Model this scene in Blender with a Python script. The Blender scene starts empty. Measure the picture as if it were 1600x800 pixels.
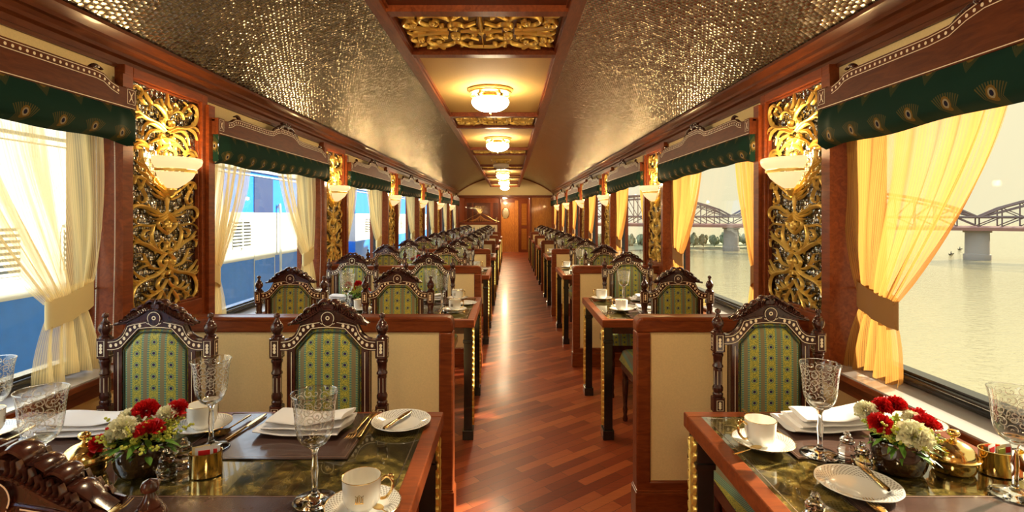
import bpy, math, random
from math import sin, cos, pi, radians, sqrt
random.seed(7)
scn = bpy.context.scene
COL = scn.collection
H = 1.399          # eye height
P = 2.45           # pitch of the dining bays
C = -0.14          # centre line of the carriage
NB = 7             # number of bays

# ------------------------------------------------------------------ mesh helper
def catmull(pts, n=5):
    if len(pts) < 3 or n <= 1: return [tuple(p) for p in pts]
    out = []
    q = [pts[0]] + list(pts) + [pts[-1]]
    for i in range(1, len(q)-2):
        p0, p1, p2, p3 = q[i-1], q[i], q[i+1], q[i+2]
        for k in range(n):
            t = k/n
            out.append(tuple(0.5*((2*b)+(c-a)*t+(2*a-5*b+4*c-d)*t*t+(3*b-a-3*c+d)*t**3)
                             for a, b, c, d in zip(p0, p1, p2, p3)))
    out.append(tuple(pts[-1]))
    return out

def vsub(a, b): return (a[0]-b[0], a[1]-b[1], a[2]-b[2])
def vcross(a, b): return (a[1]*b[2]-a[2]*b[1], a[2]*b[0]-a[0]*b[2], a[0]*b[1]-a[1]*b[0])
def vnorm(a):
    l = sqrt(a[0]**2+a[1]**2+a[2]**2) or 1e-9
    return (a[0]/l, a[1]/l, a[2]/l)

class MB:
    def __init__(s): s.v = []; s.f = []; s.uv = {}; s.mi = []; s.cur = 0
    def face(s, idx): s.f.append(tuple(idx)); s.mi.append(s.cur)
    def box(s, x0, x1, y0, y1, z0, z1):
        x0, x1 = min(x0, x1), max(x0, x1); y0, y1 = min(y0, y1), max(y0, y1); z0, z1 = min(z0, z1), max(z0, z1)
        b = len(s.v)
        s.v += [(x0,y0,z0),(x1,y0,z0),(x1,y1,z0),(x0,y1,z0),(x0,y0,z1),(x1,y0,z1),(x1,y1,z1),(x0,y1,z1)]
        for q in ((0,3,2,1),(4,5,6,7),(0,1,5,4),(1,2,6,5),(2,3,7,6),(3,0,4,7)): s.face([b+i for i in q])
        return s
    def prism(s, poly, a0, a1, axis='y'):
        """2-D polygon pushed along an axis; axis 'y' -> poly is (x,z), 'x' -> (y,z), 'z' -> (x,y)"""
        b = len(s.v); n = len(poly)
        for a in (a0, a1):
            for p in poly:
                s.v.append({'y': (p[0], a, p[1]), 'x': (a, p[0], p[1]), 'z': (p[0], p[1], a)}[axis])
        s.face([b+i for i in range(n)][::-1]); s.face([b+n+i for i in range(n)])
        for i in range(n):
            j = (i+1) % n
            s.face([b+i, b+j, b+n+j, b+n+i])
        return s
    def strip(s, top, bot, a0, a1, axis='y'):
        """band between two matching polylines, given depth"""
        n = len(top); b = len(s.v)
        def P3(p, a): return {'y': (p[0], a, p[1]), 'x': (a, p[0], p[1]), 'z': (p[0], p[1], a)}[axis]
        for i in range(n): s.v += [P3(top[i], a0), P3(bot[i], a0), P3(bot[i], a1), P3(top[i], a1)]
        for i in range(n-1):
            k = b+4*i
            for c in range(4):
                d = (c+1) % 4
                s.face([k+c, k+d, k+4+d, k+4+c])
        s.face([b, b+3, b+2, b+1]); k = b+4*(n-1); s.face([k, k+1, k+2, k+3])
        return s
    def grid(s, fn, nu, nv, closeu=False, uvfn=None):
        b = len(s.v)
        for j in range(nv+1):
            for i in range(nu if closeu else nu+1):
                s.v.append(tuple(fn(i/nu, j/nv)))
                if uvfn: s.uv[len(s.v)-1] = uvfn(i/nu, j/nv)
        w = nu if closeu else nu+1
        for j in range(nv):
            for i in range(nu):
                i2 = (i+1) % w if closeu else i+1
                s.face([b+j*w+i, b+j*w+i2, b+(j+1)*w+i2, b+(j+1)*w+i])
        return s
    def lathe(s, prof, c=(0,0,0), n=20, sx=1, sy=1, a0=0, a1=2*pi, fn=None):
        full = abs(a1-a0-2*pi) < 1e-6
        b = len(s.v); m = n if full else n+1
        for r, z in prof:
            for i in range(m):
                a = a0+(a1-a0)*i/n
                rr = r*(fn(a, z) if fn else 1)
                s.uv[len(s.v)] = (a/(2*pi), z)
                s.v.append((c[0]+rr*cos(a)*sx, c[1]+rr*sin(a)*sy, c[2]+z))
        for j in range(len(prof)-1):
            for i in range(n):
                i2 = (i+1) % m if full else i+1
                s.face([b+j*m+i, b+j*m+i2, b+(j+1)*m+i2, b+(j+1)*m+i])
        return s
    def cap(s, prof_index_start, m):
        s.face([prof_index_start+i for i in range(m)])
    def tube(s, pts, rad, n=8, closed=False, flat=None):
        """round tube along 3-D points; rad number or list; flat=(axis vec, factor)"""
        m = len(pts); b = len(s.v)
        if not hasattr(rad, '__len__'): rad = [rad]*m
        up = (0.13, 0.31, 0.94)
        for i in range(m):
            if closed: t = vnorm(vsub(pts[(i+1) % m], pts[i-1]))
            else: t = vnorm(vsub(pts[min(i+1, m-1)], pts[max(i-1, 0)]))
            a = vnorm(vcross(t, up)); c = vcross(a, t)
            if i and (a[0]*pa[0]+a[1]*pa[1]+a[2]*pa[2]) < 0 and False: a = tuple(-x for x in a)
            pa = a
            for k in range(n):
                q = 2*pi*k/n
                s.v.append(tuple(pts[i][d]+rad[i]*(cos(q)*a[d]+sin(q)*c[d]) for d in range(3)))
        for i in range(m if closed else m-1):
            i2 = (i+1) % m
            for k in range(n):
                k2 = (k+1) % n
                s.face([b+i*n+k, b+i*n+k2, b+i2*n+k2, b+i2*n+k])
        if not closed:
            s.face([b+k for k in range(n)][::-1]); s.face([b+(m-1)*n+k for k in range(n)])
        return s
    def stroke(s, pts, w, h, tip=0.25, sub=5, F=None, m=5, taper=True, both=False):
        """carved leaf-like ridge along a 2-D path; F maps (u, v, height) to 3-D"""
        p = catmull(pts, sub); n = len(p); b = len(s.v)
        rows = (2*m if both else m+1)
        for i in range(n):
            a = p[max(i-1, 0)]; c = p[min(i+1, n-1)]
            dx, dy = c[0]-a[0], c[1]-a[1]; l = sqrt(dx*dx+dy*dy) or 1e-9
            nx, ny = -dy/l, dx/l
            t = i/(n-1)
            k = (0.55+0.45*sin(pi*min(1, t*1.5))) * (1-(1-tip)*max(0, t-0.55)/0.45) if taper else 1
            for q in range(rows):
                ang = (2*pi*q/rows) if both else pi*q/m
                ww = cos(ang)*w*k; hh = sin(ang)*h*(0.6+0.4*k)
                s.v.append(tuple(F(p[i][0]+nx*ww, p[i][1]+ny*ww, hh)))
        for i in range(n-1):
            for q in range(rows if both else rows-1):
                q2 = (q+1) % rows
                s.face([b+i*rows+q, b+i*rows+q2, b+(i+1)*rows+q2, b+(i+1)*rows+q])
        s.face([b+q for q in range(rows)][::-1]); s.face([b+(n-1)*rows+q for q in range(rows)])
        return s
    def ball(s, c, r, n=10, m=6, sx=1, sy=1, sz=1):
        prof = [(r*sin(pi*j/m)+1e-5, -r*cos(pi*j/m)*sz) for j in range(m+1)]
        return s.lathe(prof, c, n, sx, sy)
    def ribbon(s, pts, w, fn, closed=False):
        """thin flat line of width w along 2-D pts, fn(u,v)->3-D"""
        b = len(s.v); n = len(pts)
        for i in range(n):
            a = pts[(i-1) % n if closed else max(i-1, 0)]; c = pts[(i+1) % n if closed else min(i+1, n-1)]
            dx, dy = c[0]-a[0], c[1]-a[1]; l = sqrt(dx*dx+dy*dy) or 1e-9
            nx, ny = -dy/l*w/2, dx/l*w/2
            s.v += [tuple(fn(pts[i][0]+nx, pts[i][1]+ny)), tuple(fn(pts[i][0]-nx, pts[i][1]-ny))]
        for i in range(n if closed else n-1):
            j = (i+1) % n
            s.face([b+2*i, b+2*i+1, b+2*j+1, b+2*j])
        return s
    def disc(s, c, rx, ry, fn, n=10):
        b = len(s.v)
        for i in range(n):
            a = 2*pi*i/n; s.v.append(tuple(fn(c[0]+rx*cos(a), c[1]+ry*sin(a))))
        s.face([b+i for i in range(n)])
        return s
    def xform(s, fn, start=0):
        for i in range(start, len(s.v)): s.v[i] = tuple(fn(*s.v[i]))
        return s
    def add(s, o, fn=None):
        b = len(s.v)
        s.v += [tuple(fn(*p)) for p in o.v] if fn else list(o.v)
        for k, u in o.uv.items(): s.uv[b+k] = u
        for f in o.f: s.f.append(tuple(b+i for i in f)); s.mi.append(s.cur)
        return s
    def build(s, name, mat, parent=None, smooth=40, loc=None, bevel=0):
        me = bpy.data.meshes.new(name)
        me.from_pydata(s.v, [], s.f)
        mats = mat if isinstance(mat, (list, tuple)) else [mat]
        for m in mats: me.materials.append(m)
        if len(mats) > 1: me.polygons.foreach_set('material_index', s.mi)
        if s.uv:
            uvl = me.uv_layers.new(name='UVMap')
            for l in me.loops: uvl.data[l.index].uv = s.uv.get(l.vertex_index, (0, 0))
        me.validate(); me.update()
        import bmesh
        bm = bmesh.new(); bm.from_mesh(me); bmesh.ops.recalc_face_normals(bm, faces=bm.faces); bm.to_mesh(me); bm.free()
        if smooth:
            me.shade_smooth(); me.set_sharp_from_angle(angle=radians(smooth))
        o = bpy.data.objects.new(name, me); COL.objects.link(o)
        if loc: o.location = loc
        if parent: o.parent = parent
        if bevel:
            md = o.modifiers.new('bevel', 'BEVEL'); md.width = bevel; md.segments = 2; md.limit_method = 'ANGLE'
            md.angle_limit = radians(50); md.harden_normals = False
        return o

def root(name, label, cat, loc=(0,0,0), rz=0, group=None):
    o = bpy.data.objects.new(name, None); COL.objects.link(o)
    o.location = loc; o.rotation_euler = (0, 0, rz); o.empty_display_size = .05
    o['label'] = label; o['category'] = cat
    if group: o['group'] = group
    return o
def tag(o, label, cat, group=None, kind=None):
    o['label'] = label; o['category'] = cat
    if group: o['group'] = group
    if kind: o['kind'] = kind
    return o
def struct(o): o['kind'] = 'structure'; return o
used = set()
def dup(src, loc, rz=None, label=None, group=None, scale=None):
    """place a thing: the prototype itself the first time, then copies of it and its parts"""
    if src.name not in used:
        used.add(src.name); r = src
    else:
        r = src.copy(); COL.objects.link(r)
        for ch in list(src.children):
            c = ch.copy(); COL.objects.link(c); c.parent = r
            for g in list(ch.children):
                d = g.copy(); COL.objects.link(d); d.parent = c
    r.location = loc
    if rz is not None: r.rotation_euler = (0, 0, rz)
    if scale: r.scale = scale
    if label: r['label'] = label
    if group: r['group'] = group
    return r

# ------------------------------------------------------------------ materials
class NT:
    def __init__(s, name):
        s.m = bpy.data.materials.new(name); s.m.use_nodes = True
        s.t = s.m.node_tree; s.t.nodes.clear()
        s.out = s.t.nodes.new('ShaderNodeOutputMaterial')
    def n(s, typ, **kw):
        nd = s.t.nodes.new(typ)
        for k, v in kw.items():
            if k.startswith('in_'): nd.inputs[k[3:].replace('_', ' ')].default_value = v
            else: setattr(nd, k, v)
        return nd
    def l(s, a, b): s.t.links.new(a, b)
    def m_(s, op, a, b=None, c=None):
        nd = s.t.nodes.new('ShaderNodeMath'); nd.operation = op
        for i, x in enumerate((a, b, c)):
            if x is None: continue
            if isinstance(x, (int, float)): nd.inputs[i].default_value = x
            else: s.l(x, nd.inputs[i])
        return nd.outputs[0]
    def mix(s, f, a, b):
        nd = s.t.nodes.new('ShaderNodeMix'); nd.data_type = 'RGBA'
        for i, x in ((0, f), (6, a), (7, b)):
            if isinstance(x, (int, float)): nd.inputs[i].default_value = x
            elif isinstance(x, tuple): nd.inputs[i].default_value = (*x[:3], 1)
            else: s.l(x, nd.inputs[i])
        return nd.outputs[2]
    def ramp(s, f, stops, interp='LINEAR'):
        nd = s.t.nodes.new('ShaderNodeValToRGB'); cr = nd.color_ramp; cr.interpolation = interp
        while len(cr.elements) < len(stops): cr.elements.new(0.5)
        for e, (p, c) in zip(cr.elements, stops):
            e.position = p; e.color = (*c, 1) if len(c) == 3 else c
        s.l(f, nd.inputs[0]); return nd.outputs[0]
    def coords(s, kind='Object', scale=(1,1,1), rot=(0,0,0)):
        tc = s.n('ShaderNodeTexCoord'); mp = s.n('ShaderNodeMapping')
        mp.inputs['Scale'].default_value = scale; mp.inputs['Rotation'].default_value = rot
        s.l(tc.outputs[kind], mp.inputs[0]); return mp.outputs[0]
    def xyz(s, v):
        nd = s.n('ShaderNodeSeparateXYZ'); s.l(v, nd.inputs[0]); return nd.outputs
    def noise(s, v, scale, detail=3, dist=0, rough=.5):
        nd = s.n('ShaderNodeTexNoise'); nd.inputs['Scale'].default_value = scale
        nd.inputs['Detail'].default_value = detail; nd.inputs['Distortion'].default_value = dist
        nd.inputs['Roughness'].default_value = rough
        s.l(v, nd.inputs['Vector']); return nd.outputs['Fac']
    def bump(s, h, strength=.3, dist=.002):
        nd = s.n('ShaderNodeBump'); nd.inputs['Strength'].default_value = strength
        nd.inputs['Distance'].default_value = dist; s.l(h, nd.inputs['Height']); return nd.outputs[0]
    def pbr(s, col, rough=.5, metal=0, coat=0, normal=None, spec=None, trans=0, ior=None, emis=None, estr=0, sheen=0, alpha=None, coatr=.08):
        b = s.n('ShaderNodeBsdfPrincipled')
        def setv(k, v):
            if v is None: return
            if isinstance(v, tuple): b.inputs[k].default_value = (*v[:3], 1)
            elif isinstance(v, (int, float)): b.inputs[k].default_value = v
            else: s.l(v, b.inputs[k])
        setv('Base Color', col); setv('Roughness', rough); setv('Metallic', metal); setv('Coat Weight', coat)
        setv('Coat Roughness', coatr)
        setv('Transmission Weight', trans); setv('IOR', ior); setv('Specular IOR Level', spec)
        setv('Sheen Weight', sheen); setv('Alpha', alpha)
        if emis: setv('Emission Color', emis); setv('Emission Strength', estr)
        if normal is not None: s.l(normal, b.inputs['Normal'])
        return b
    def done(s, b): s.l(b.outputs[0], s.out.inputs[0]); return s.m

def wood(name, dark, light, rough=.3, coat=.5, scale=(6, 1, 6), grain=7, spec=.22):
    t = NT(name); v = t.coords('Object', scale)
    f = t.noise(v, grain, 5, 1.2, .6)
    c = t.ramp(f, [(.3, dark), (.7, light)])
    return t.done(t.pbr(c, rough, coat=coat, spec=spec, normal=t.bump(f, .08)))
def plain(name, col, rough=.5, metal=0, coat=0, bump=0, bscale=200, var=.0, sheen=0, spec=None):
    t = NT(name); v = t.coords('Object')
    f = t.noise(v, bscale, 3)
    c = col
    if var:
        g = t.noise(v, bscale*.4, 4)
        c = t.mix(g, tuple(x*(1-var) for x in col), tuple(min(1, x*(1+var)) for x in col))
    return t.done(t.pbr(c, rough, metal, coat, normal=t.bump(f, bump) if bump else None, sheen=sheen, spec=spec))

M = {}
M['wood'] = wood('mahogany', (.14,.028,.008), (.27,.062,.015), .34, .08)
M['woodx'] = wood('mahogany across', (.14,.028,.008), (.27,.062,.015), .32, .1, (1, 6, 6))
M['door'] = wood('warm panel wood', (.40,.13,.02), (.62,.25,.04), .35, .3, (5, 5, 1))
M['deep'] = wood('dark mahogany', (.07,.016,.008), (.12,.03,.012), .3, .4)
M['pelwood'] = wood('dark pelmet mahogany', (.085,.020,.008), (.16,.040,.012), .45, 0, spec=.12)
M['cornice'] = wood('cornice mahogany', (.10,.024,.008), (.18,.048,.015), .36, .1)
M['rose'] = wood('rosewood', (.030,.009,.007), (.085,.024,.015), .24, .45, (4, 4, 1), 12, .4)
M['inlay'] = plain('bone inlay', (.95,.80,.56), .4)
M['cream'] = plain('cream wall cloth', (.88,.67,.33), .9, bump=.25, bscale=420, var=.12)
M['ceilcloth'] = plain('golden ceiling cloth', (.60,.38,.11), .8, bump=.2, bscale=420, var=.1)
M['gold'] = plain('gold leaf', (.92,.60,.16), .36, .6, bump=.1, bscale=60, var=.25)
M['brass'] = plain('polished brass', (.90,.66,.26), .14, 1)
M['goldware'] = plain('gilt cutlery', (.86,.60,.25), .2, 1)
M['black'] = plain('black lacquer', (.01,.01,.01), .2, coat=.5)
M['rubber'] = plain('black rubber seal', (.012,.012,.014), .22)
M['sill'] = plain('pale sill laminate', (.50,.46,.44), .15, coat=.6)  # whitish reflection on the glossy sill board put into the base colour
M['porcelain'] = plain('white porcelain', (.86,.83,.76), .12, coat=.6)
M['linen'] = plain('white linen', (.84,.81,.80), .85, bump=.15, bscale=700, sheen=.2)
M['leather'] = plain('brown leather', (.085,.045,.035), .24, coat=.35, bump=.2, bscale=35, var=.25)
M['beads'] = plain('ivory beads', (.75,.70,.62), .4)
M['chrome'] = plain('steel', (.7,.7,.7), .2, 1)
M['redpetal'] = plain('red petals', (.62,.008,.010), .55, var=.4, bscale=300)
M['whitepetal'] = plain('cream petals', (.90,.88,.66), .6, var=.08, bscale=300)
M['leafyellow'] = plain('lime blossom sprigs', (.55,.58,.08), .6, var=.3)
M['leafgreen'] = plain('green leaves', (.12,.27,.035), .5, var=.4, bscale=80)

def m_mosaic(name, tile, tint, jitter, rough, dark, lo=.35):
    t = NT(name); tc = t.n('ShaderNodeTexCoord'); x, y, z = t.xyz(tc.outputs['UV'])
    ux = t.m_('DIVIDE', x, tile); uy = t.m_('DIVIDE', y, tile*1.25)
    row = t.m_('FLOOR', uy)
    off = t.m_('MULTIPLY', t.m_('MODULO', row, 2.0), .5)
    ux = t.m_('ADD', ux, off)
    cb = t.n('ShaderNodeCombineXYZ'); t.l(t.m_('FLOOR', ux), cb.inputs[0]); t.l(row, cb.inputs[1])
    wn = t.n('ShaderNodeTexWhiteNoise', noise_dimensions='3D'); t.l(cb.outputs[0], wn.inputs['Vector'])
    # per tile tilt of the normal
    vs = t.n('ShaderNodeVectorMath', operation='SUBTRACT'); t.l(wn.outputs['Color'], vs.inputs[0]); vs.inputs[1].default_value = (.5,.5,.5)
    sc = t.n('ShaderNodeVectorMath', operation='SCALE'); t.l(vs.outputs[0], sc.inputs[0]); sc.inputs['Scale'].default_value = jitter
    ge = t.n('ShaderNodeNewGeometry')
    ad = t.n('ShaderNodeVectorMath', operation='ADD'); t.l(ge.outputs['Normal'], ad.inputs[0]); t.l(sc.outputs[0], ad.inputs[1])
    nm = t.n('ShaderNodeVectorMath', operation='NORMALIZE'); t.l(ad.outputs[0], nm.inputs[0])
    fx = t.m_('ABSOLUTE', t.m_('SUBTRACT', t.m_('FRACT', ux), .5)); fy = t.m_('ABSOLUTE', t.m_('SUBTRACT', t.m_('FRACT', uy), .5))
    edge = t.m_('GREATER_THAN', t.m_('MAXIMUM', fx, fy), .43)
    tone = t.m_('ADD', t.m_('MULTIPLY', wn.outputs['Value'], 1-lo), lo)
    tc2 = t.mix(tone, tuple(c*.3 for c in tint), tint)
    col = t.mix(edge, tc2, dark)
    rg = t.m_('ADD', t.m_('MULTIPLY', edge, .4), rough)
    dome = t.m_('ADD', t.m_('MULTIPLY', fx, fx), t.m_('MULTIPLY', fy, fy))
    bp = t.n('ShaderNodeBump', invert=True); bp.inputs['Strength'].default_value = .5; bp.inputs['Distance'].default_value = tile*.35
    t.l(dome, bp.inputs['Height']); t.l(nm.outputs[0], bp.inputs['Normal'])
    return t.done(t.pbr(col, rg, 1, normal=bp.outputs[0]))
M['mosaic'] = m_mosaic('silver mosaic ceiling', .023, (.57,.52,.43), .15, .20, (.12,.085,.05), .5)
M['mirror'] = m_mosaic('mirror mosaic backing', .016, (.55,.54,.50), .6, .2, (.03,.025,.02), .1)

def m_floor():
    t = NT('diagonal hardwood floor'); v = t.coords('Object', (1,1,1), (0,0,radians(-38)))
    br = t.n('ShaderNodeTexBrick', offset=.43); t.l(v, br.inputs['Vector'])
    br.inputs['Color1'].default_value = (0,0,0,1); br.inputs['Color2'].default_value = (1,1,1,1); br.inputs['Mortar'].default_value = (.5,.5,.5,1)
    br.inputs['Scale'].default_value = 1; br.inputs['Brick Width'].default_value = .40; br.inputs['Row Height'].default_value = .062
    br.inputs['Mortar Size'].default_value = .0012; br.inputs['Bias'].default_value = 0
    x = t.xyz(v)
    g = t.coords('Object', (4, 40, 1), (0,0,radians(-38))); gr = t.noise(g, 2.5, 5, .6, .6)
    f = t.m_('ADD', t.m_('MULTIPLY', br.outputs['Color'], .65), t.m_('MULTIPLY', gr, .45))
    c = t.ramp(f, [(.12, (.15,.024,.010)), (.45, (.28,.050,.017)), (.75, (.42,.095,.030)), (1, (.55,.165,.050))])
    c = t.mix(br.outputs['Fac'], c, (.05,.012,.007))
    r = t.m_('ADD', t.m_('MULTIPLY', gr, .2), .27)
    return t.done(t.pbr(c, r, coat=.18, spec=.35, normal=t.bump(t.m_('SUBTRACT', 1.0, br.outputs['Fac']), .25, .001), coatr=.15))
M['floor'] = m_floor()

def m_upholstery():
    t = NT('peacock striped brocade'); tc = t.n('ShaderNodeTexCoord'); x, y, z = t.xyz(tc.outputs['Object'])
    zz = t.m_('ADD', z, y)
    per = .063
    sx = t.m_('DIVIDE', t.m_('ADD', x, 10*per), per)
    fx = t.m_('SUBTRACT', t.m_('FRACT', t.m_('ADD', sx, .5)), .5); ax = t.m_('ABSOLUTE', fx)
    fz = t.m_('SUBTRACT', t.m_('FRACT', t.m_('DIVIDE', t.m_('ADD', zz, 5), .043)), .5)
    v = t.coords('Object')
    nz = t.noise(v, 420, 2)
    olive = t.mix(t.m_('GREATER_THAN', nz, .52), (.58,.50,.07), (.16,.19,.05))
    teal = t.mix(t.m_('GREATER_THAN', t.m_('FRACT', t.m_('DIVIDE', t.m_('ADD', zz, 5), .0086)), .5), (.07,.20,.17), (.28,.36,.18))
    brown = (.24,.19,.09)
    c = t.mix(t.m_('GREATER_THAN', ax, .27), olive, teal)
    c = t.mix(t.m_('GREATER_THAN', ax, .385), c, brown)
    d = t.m_('SQRT', t.m_('ADD', t.m_('POWER', t.m_('MULTIPLY', fx, per), 2.0), t.m_('POWER', t.m_('MULTIPLY', fz, .043), 2.0)))
    c = t.mix(t.m_('LESS_THAN', d, .0105), c, (.08,.20,.14))
    c = t.mix(t.m_('LESS_THAN', d, .0082), c, (.36,.40,.12))
    c = t.mix(t.m_('LESS_THAN', d, .0055), c, (.018,.015,.09))
    return t.done(t.pbr(c, .5, normal=t.bump(nz, .3), spec=.3))
M['brocade'] = m_upholstery()

def m_feather():
    t = NT('green peacock feather fabric'); tc = t.n('ShaderNodeTexCoord'); x, y, z = t.xyz(tc.outputs['UV'])
    px, pz = .15, .13
    ry = t.m_('DIVIDE', y, pz); row = t.m_('FLOOR', ry)
    rx = t.m_('ADD', t.m_('DIVIDE', x, px), t.m_('MULTIPLY', t.m_('MODULO', row, 2.0), .5))
    u = t.m_('MULTIPLY', t.m_('SUBTRACT', t.m_('FRACT', rx), .5), px); w = t.m_('MULTIPLY', t.m_('SUBTRACT', t.m_('FRACT', ry), .5), pz)
    eye = t.m_('SQRT', t.m_('ADD', t.m_('POWER', u, 2.0), t.m_('POWER', t.m_('MULTIPLY', w, .75), 2.0)))
    ang = t.m_('ARCTAN2', u, t.m_('ADD', w, .055))
    rad = t.m_('SQRT', t.m_('ADD', t.m_('POWER', u, 2.0), t.m_('POWER', t.m_('ADD', w, .055), 2.0)))
    rays = t.m_('GREATER_THAN', t.m_('SINE', t.m_('MULTIPLY', ang, 60.0)), .1)
    fan = t.m_('MULTIPLY', t.m_('LESS_THAN', t.m_('ABSOLUTE', ang), .62), t.m_('LESS_THAN', rad, .088))
    ff = t.m_('MULTIPLY', t.m_('MULTIPLY', rays, fan), .5)
    c = t.mix(ff, (.006,.030,.020), (.16,.11,.025))
    c = t.mix(t.m_('LESS_THAN', eye, .017), c, (.17,.10,.02))
    c = t.mix(t.m_('LESS_THAN', eye, .011), c, (.30,.26,.16))
    c = t.mix(t.m_('LESS_THAN', eye, .0065), c, (.01,.01,.03))
    return t.done(t.pbr(c, .85, spec=.15))
M['feather'] = m_feather()

def m_curtain(name, col, tr):
    t = NT(name); tc = t.n('ShaderNodeTexCoord'); x, y, z = t.xyz(tc.outputs['UV'])
    thr = t.m_('MULTIPLY', t.m_('ADD', t.m_('SINE', t.m_('MULTIPLY', x, 420.0)), 1.0), .5)
    cb = t.n('ShaderNodeCombineXYZ'); t.l(t.m_('MULTIPLY', x, 7.0), cb.inputs[0]); t.l(t.m_('MULTIPLY', y, .5), cb.inputs[1])
    broad = t.noise(cb.outputs[0], 1.6, 2)
    br = t.n('ShaderNodeMapRange'); t.l(broad, br.inputs[0]); br.inputs[1].default_value = .38; br.inputs[2].default_value = .62
    br.inputs[3].default_value = .12; br.inputs[4].default_value = tr
    f = t.m_('MULTIPLY', br.outputs[0], t.m_('ADD', t.m_('MULTIPLY', thr, .5), .65))
    d = t.n('ShaderNodeBsdfDiffuse'); tl = t.n('ShaderNodeBsdfTranslucent'); tp = t.n('ShaderNodeBsdfTransparent')
    cc = t.mix(t.m_('MULTIPLY', thr, .5), col, tuple(c*.8 for c in col))
    t.l(cc, d.inputs[0]); t.l(cc, tl.inputs[0])
    a = t.n('ShaderNodeMixShader'); a.inputs[0].default_value = .6; t.l(d.outputs[0], a.inputs[1]); t.l(tl.outputs[0], a.inputs[2])
    b = t.n('ShaderNodeMixShader'); t.l(f, b.inputs[0]); t.l(a.outputs[0], b.inputs[1]); t.l(tp.outputs[0], b.inputs[2])
    return t.done(b)
M['curtL'] = m_curtain('pale gold sheer fabric', (.90,.68,.30), .55)
M['curtR'] = m_curtain('amber gold sheer fabric', (.62,.31,.075), .50)

def m_thinglass(name, tint, k=.55, base=.04, etch=False, rough=.01):
    t = NT(name)
    lw = t.n('ShaderNodeLayerWeight'); lw.inputs[0].default_value = .5
    f = t.m_('ADD', t.m_('MULTIPLY', t.m_('POWER', lw.outputs['Facing'], 2.6), k), base)
    tp = t.n('ShaderNodeBsdfTransparent'); tp.inputs[0].default_value = (*tint, 1)
    gl = t.n('ShaderNodeBsdfGlossy'); gl.inputs['Roughness'].default_value = rough
    a = t.n('ShaderNodeMixShader'); t.l(f, a.inputs[0]); t.l(tp.outputs[0], a.inputs[1]); t.l(gl.outputs[0], a.inputs[2])
    if not etch: return t.done(a)
    tc = t.n('ShaderNodeTexCoord'); x, y, z = t.xyz(tc.outputs['UV'])
    cb = t.n('ShaderNodeCombineXYZ'); t.l(t.m_('MULTIPLY', x, 13.0), cb.inputs[0]); t.l(t.m_('MULTIPLY', y, 46.0), cb.inputs[1])
    vo = t.n('ShaderNodeTexVoronoi', voronoi_dimensions='2D'); vo.inputs['Scale'].default_value = 1; vo.inputs['Randomness'].default_value = .55
    t.l(cb.outputs[0], vo.inputs['Vector'])
    sb = t.n('ShaderNodeVectorMath', operation='SUBTRACT'); t.l(cb.outputs[0], sb.inputs[0]); t.l(vo.outputs['Position'], sb.inputs[1])
    sx, sy, sz = t.xyz(sb.outputs[0])
    an = t.m_('ARCTAN2', sx, sy)
    spiral = t.m_('SINE', t.m_('ADD', t.m_('MULTIPLY', vo.outputs['Distance'], 15.0), an))
    mk = t.m_('GREATER_THAN', spiral, .74)
    band = t.m_('MULTIPLY', t.m_('GREATER_THAN', y, .158), t.m_('LESS_THAN', y, .236))
    fade = t.m_('MULTIPLY', t.m_('MULTIPLY', mk, band), .7)
    wd = t.pbr((.85,.82,.74), .4)
    b = t.n('ShaderNodeMixShader'); t.l(fade, b.inputs[0]); t.l(a.outputs[0], b.inputs[1]); t.l(wd.outputs[0], b.inputs[2])
    return t.done(b)
M['pane'] = m_thinglass('window glass', (.98,.99,.985), .12, .006)
M['etched'] = m_thinglass('etched crystal', (.90,.89,.87), 1.0, .07, True)
M['smoke'] = NT('smoked glass'); M['smoke'] = M['smoke'].done(M['smoke'].pbr((.035,.015,.006), .04, coat=1, spec=.8))
def m_crystal():
    t = NT('clear crystal'); g = t.pbr((.97,.96,.94), .02, trans=1, ior=1.45); return t.done(g)
M['crystal'] = m_crystal()

def m_marble():
    t = NT('gold flecked glass inlay'); v = t.coords('Object')
    a = t.noise(v, 9, 6, 1.4, .65); b = t.noise(v, 26, 5, .8, .7)
    f = t.m_('ADD', t.m_('MULTIPLY', a, .6), t.m_('MULTIPLY', b, .4))
    c = t.ramp(f, [(.38, (.012,.012,.008)), (.48, (.06,.048,.014)), (.56, (.22,.16,.040)), (.66, (.42,.31,.09))])
    return t.done(t.pbr(c, .12, .25, coat=1, coatr=.02))
M['marble'] = m_marble()

def m_plate():
    t = NT('porcelain with relief rim'); tc = t.n('ShaderNodeTexCoord'); x, y, z = t.xyz(tc.outputs['Object'])
    r = t.m_('SQRT', t.m_('ADD', t.m_('POWER', x, 2.0), t.m_('POWER', y, 2.0)))
    an = t.m_('ARCTAN2', x, y)
    k = t.m_('MULTIPLY', t.m_('SINE', t.m_('MULTIPLY', an, 44.0)), t.m_('SINE', t.m_('MULTIPLY', r, 760.0)))
    ring = t.m_('MULTIPLY', t.m_('GREATER_THAN', r, .056), t.m_('LESS_THAN', r, .086))
    mk = t.m_('MULTIPLY', t.m_('GREATER_THAN', k, .15), ring)
    c = t.mix(mk, (.86,.84,.79), (.40,.37,.33))
    return t.done(t.pbr(c, .14, coat=.6))
M['plate'] = m_plate()

def m_emit(name, col, s, base=(.9,.8,.6), ribs=0):
    t = NT(name)
    return t.done(t.pbr(base, .3, emis=col, estr=s))
M['bowl'] = m_emit('lit opal glass', (1,.80,.50), 48)
M['bowloff'] = plain('unlit opal glass', (.62,.56,.46), .15, coat=.5)
M['alab'] = m_emit('lit alabaster', (1,.66,.32), .62)
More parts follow.
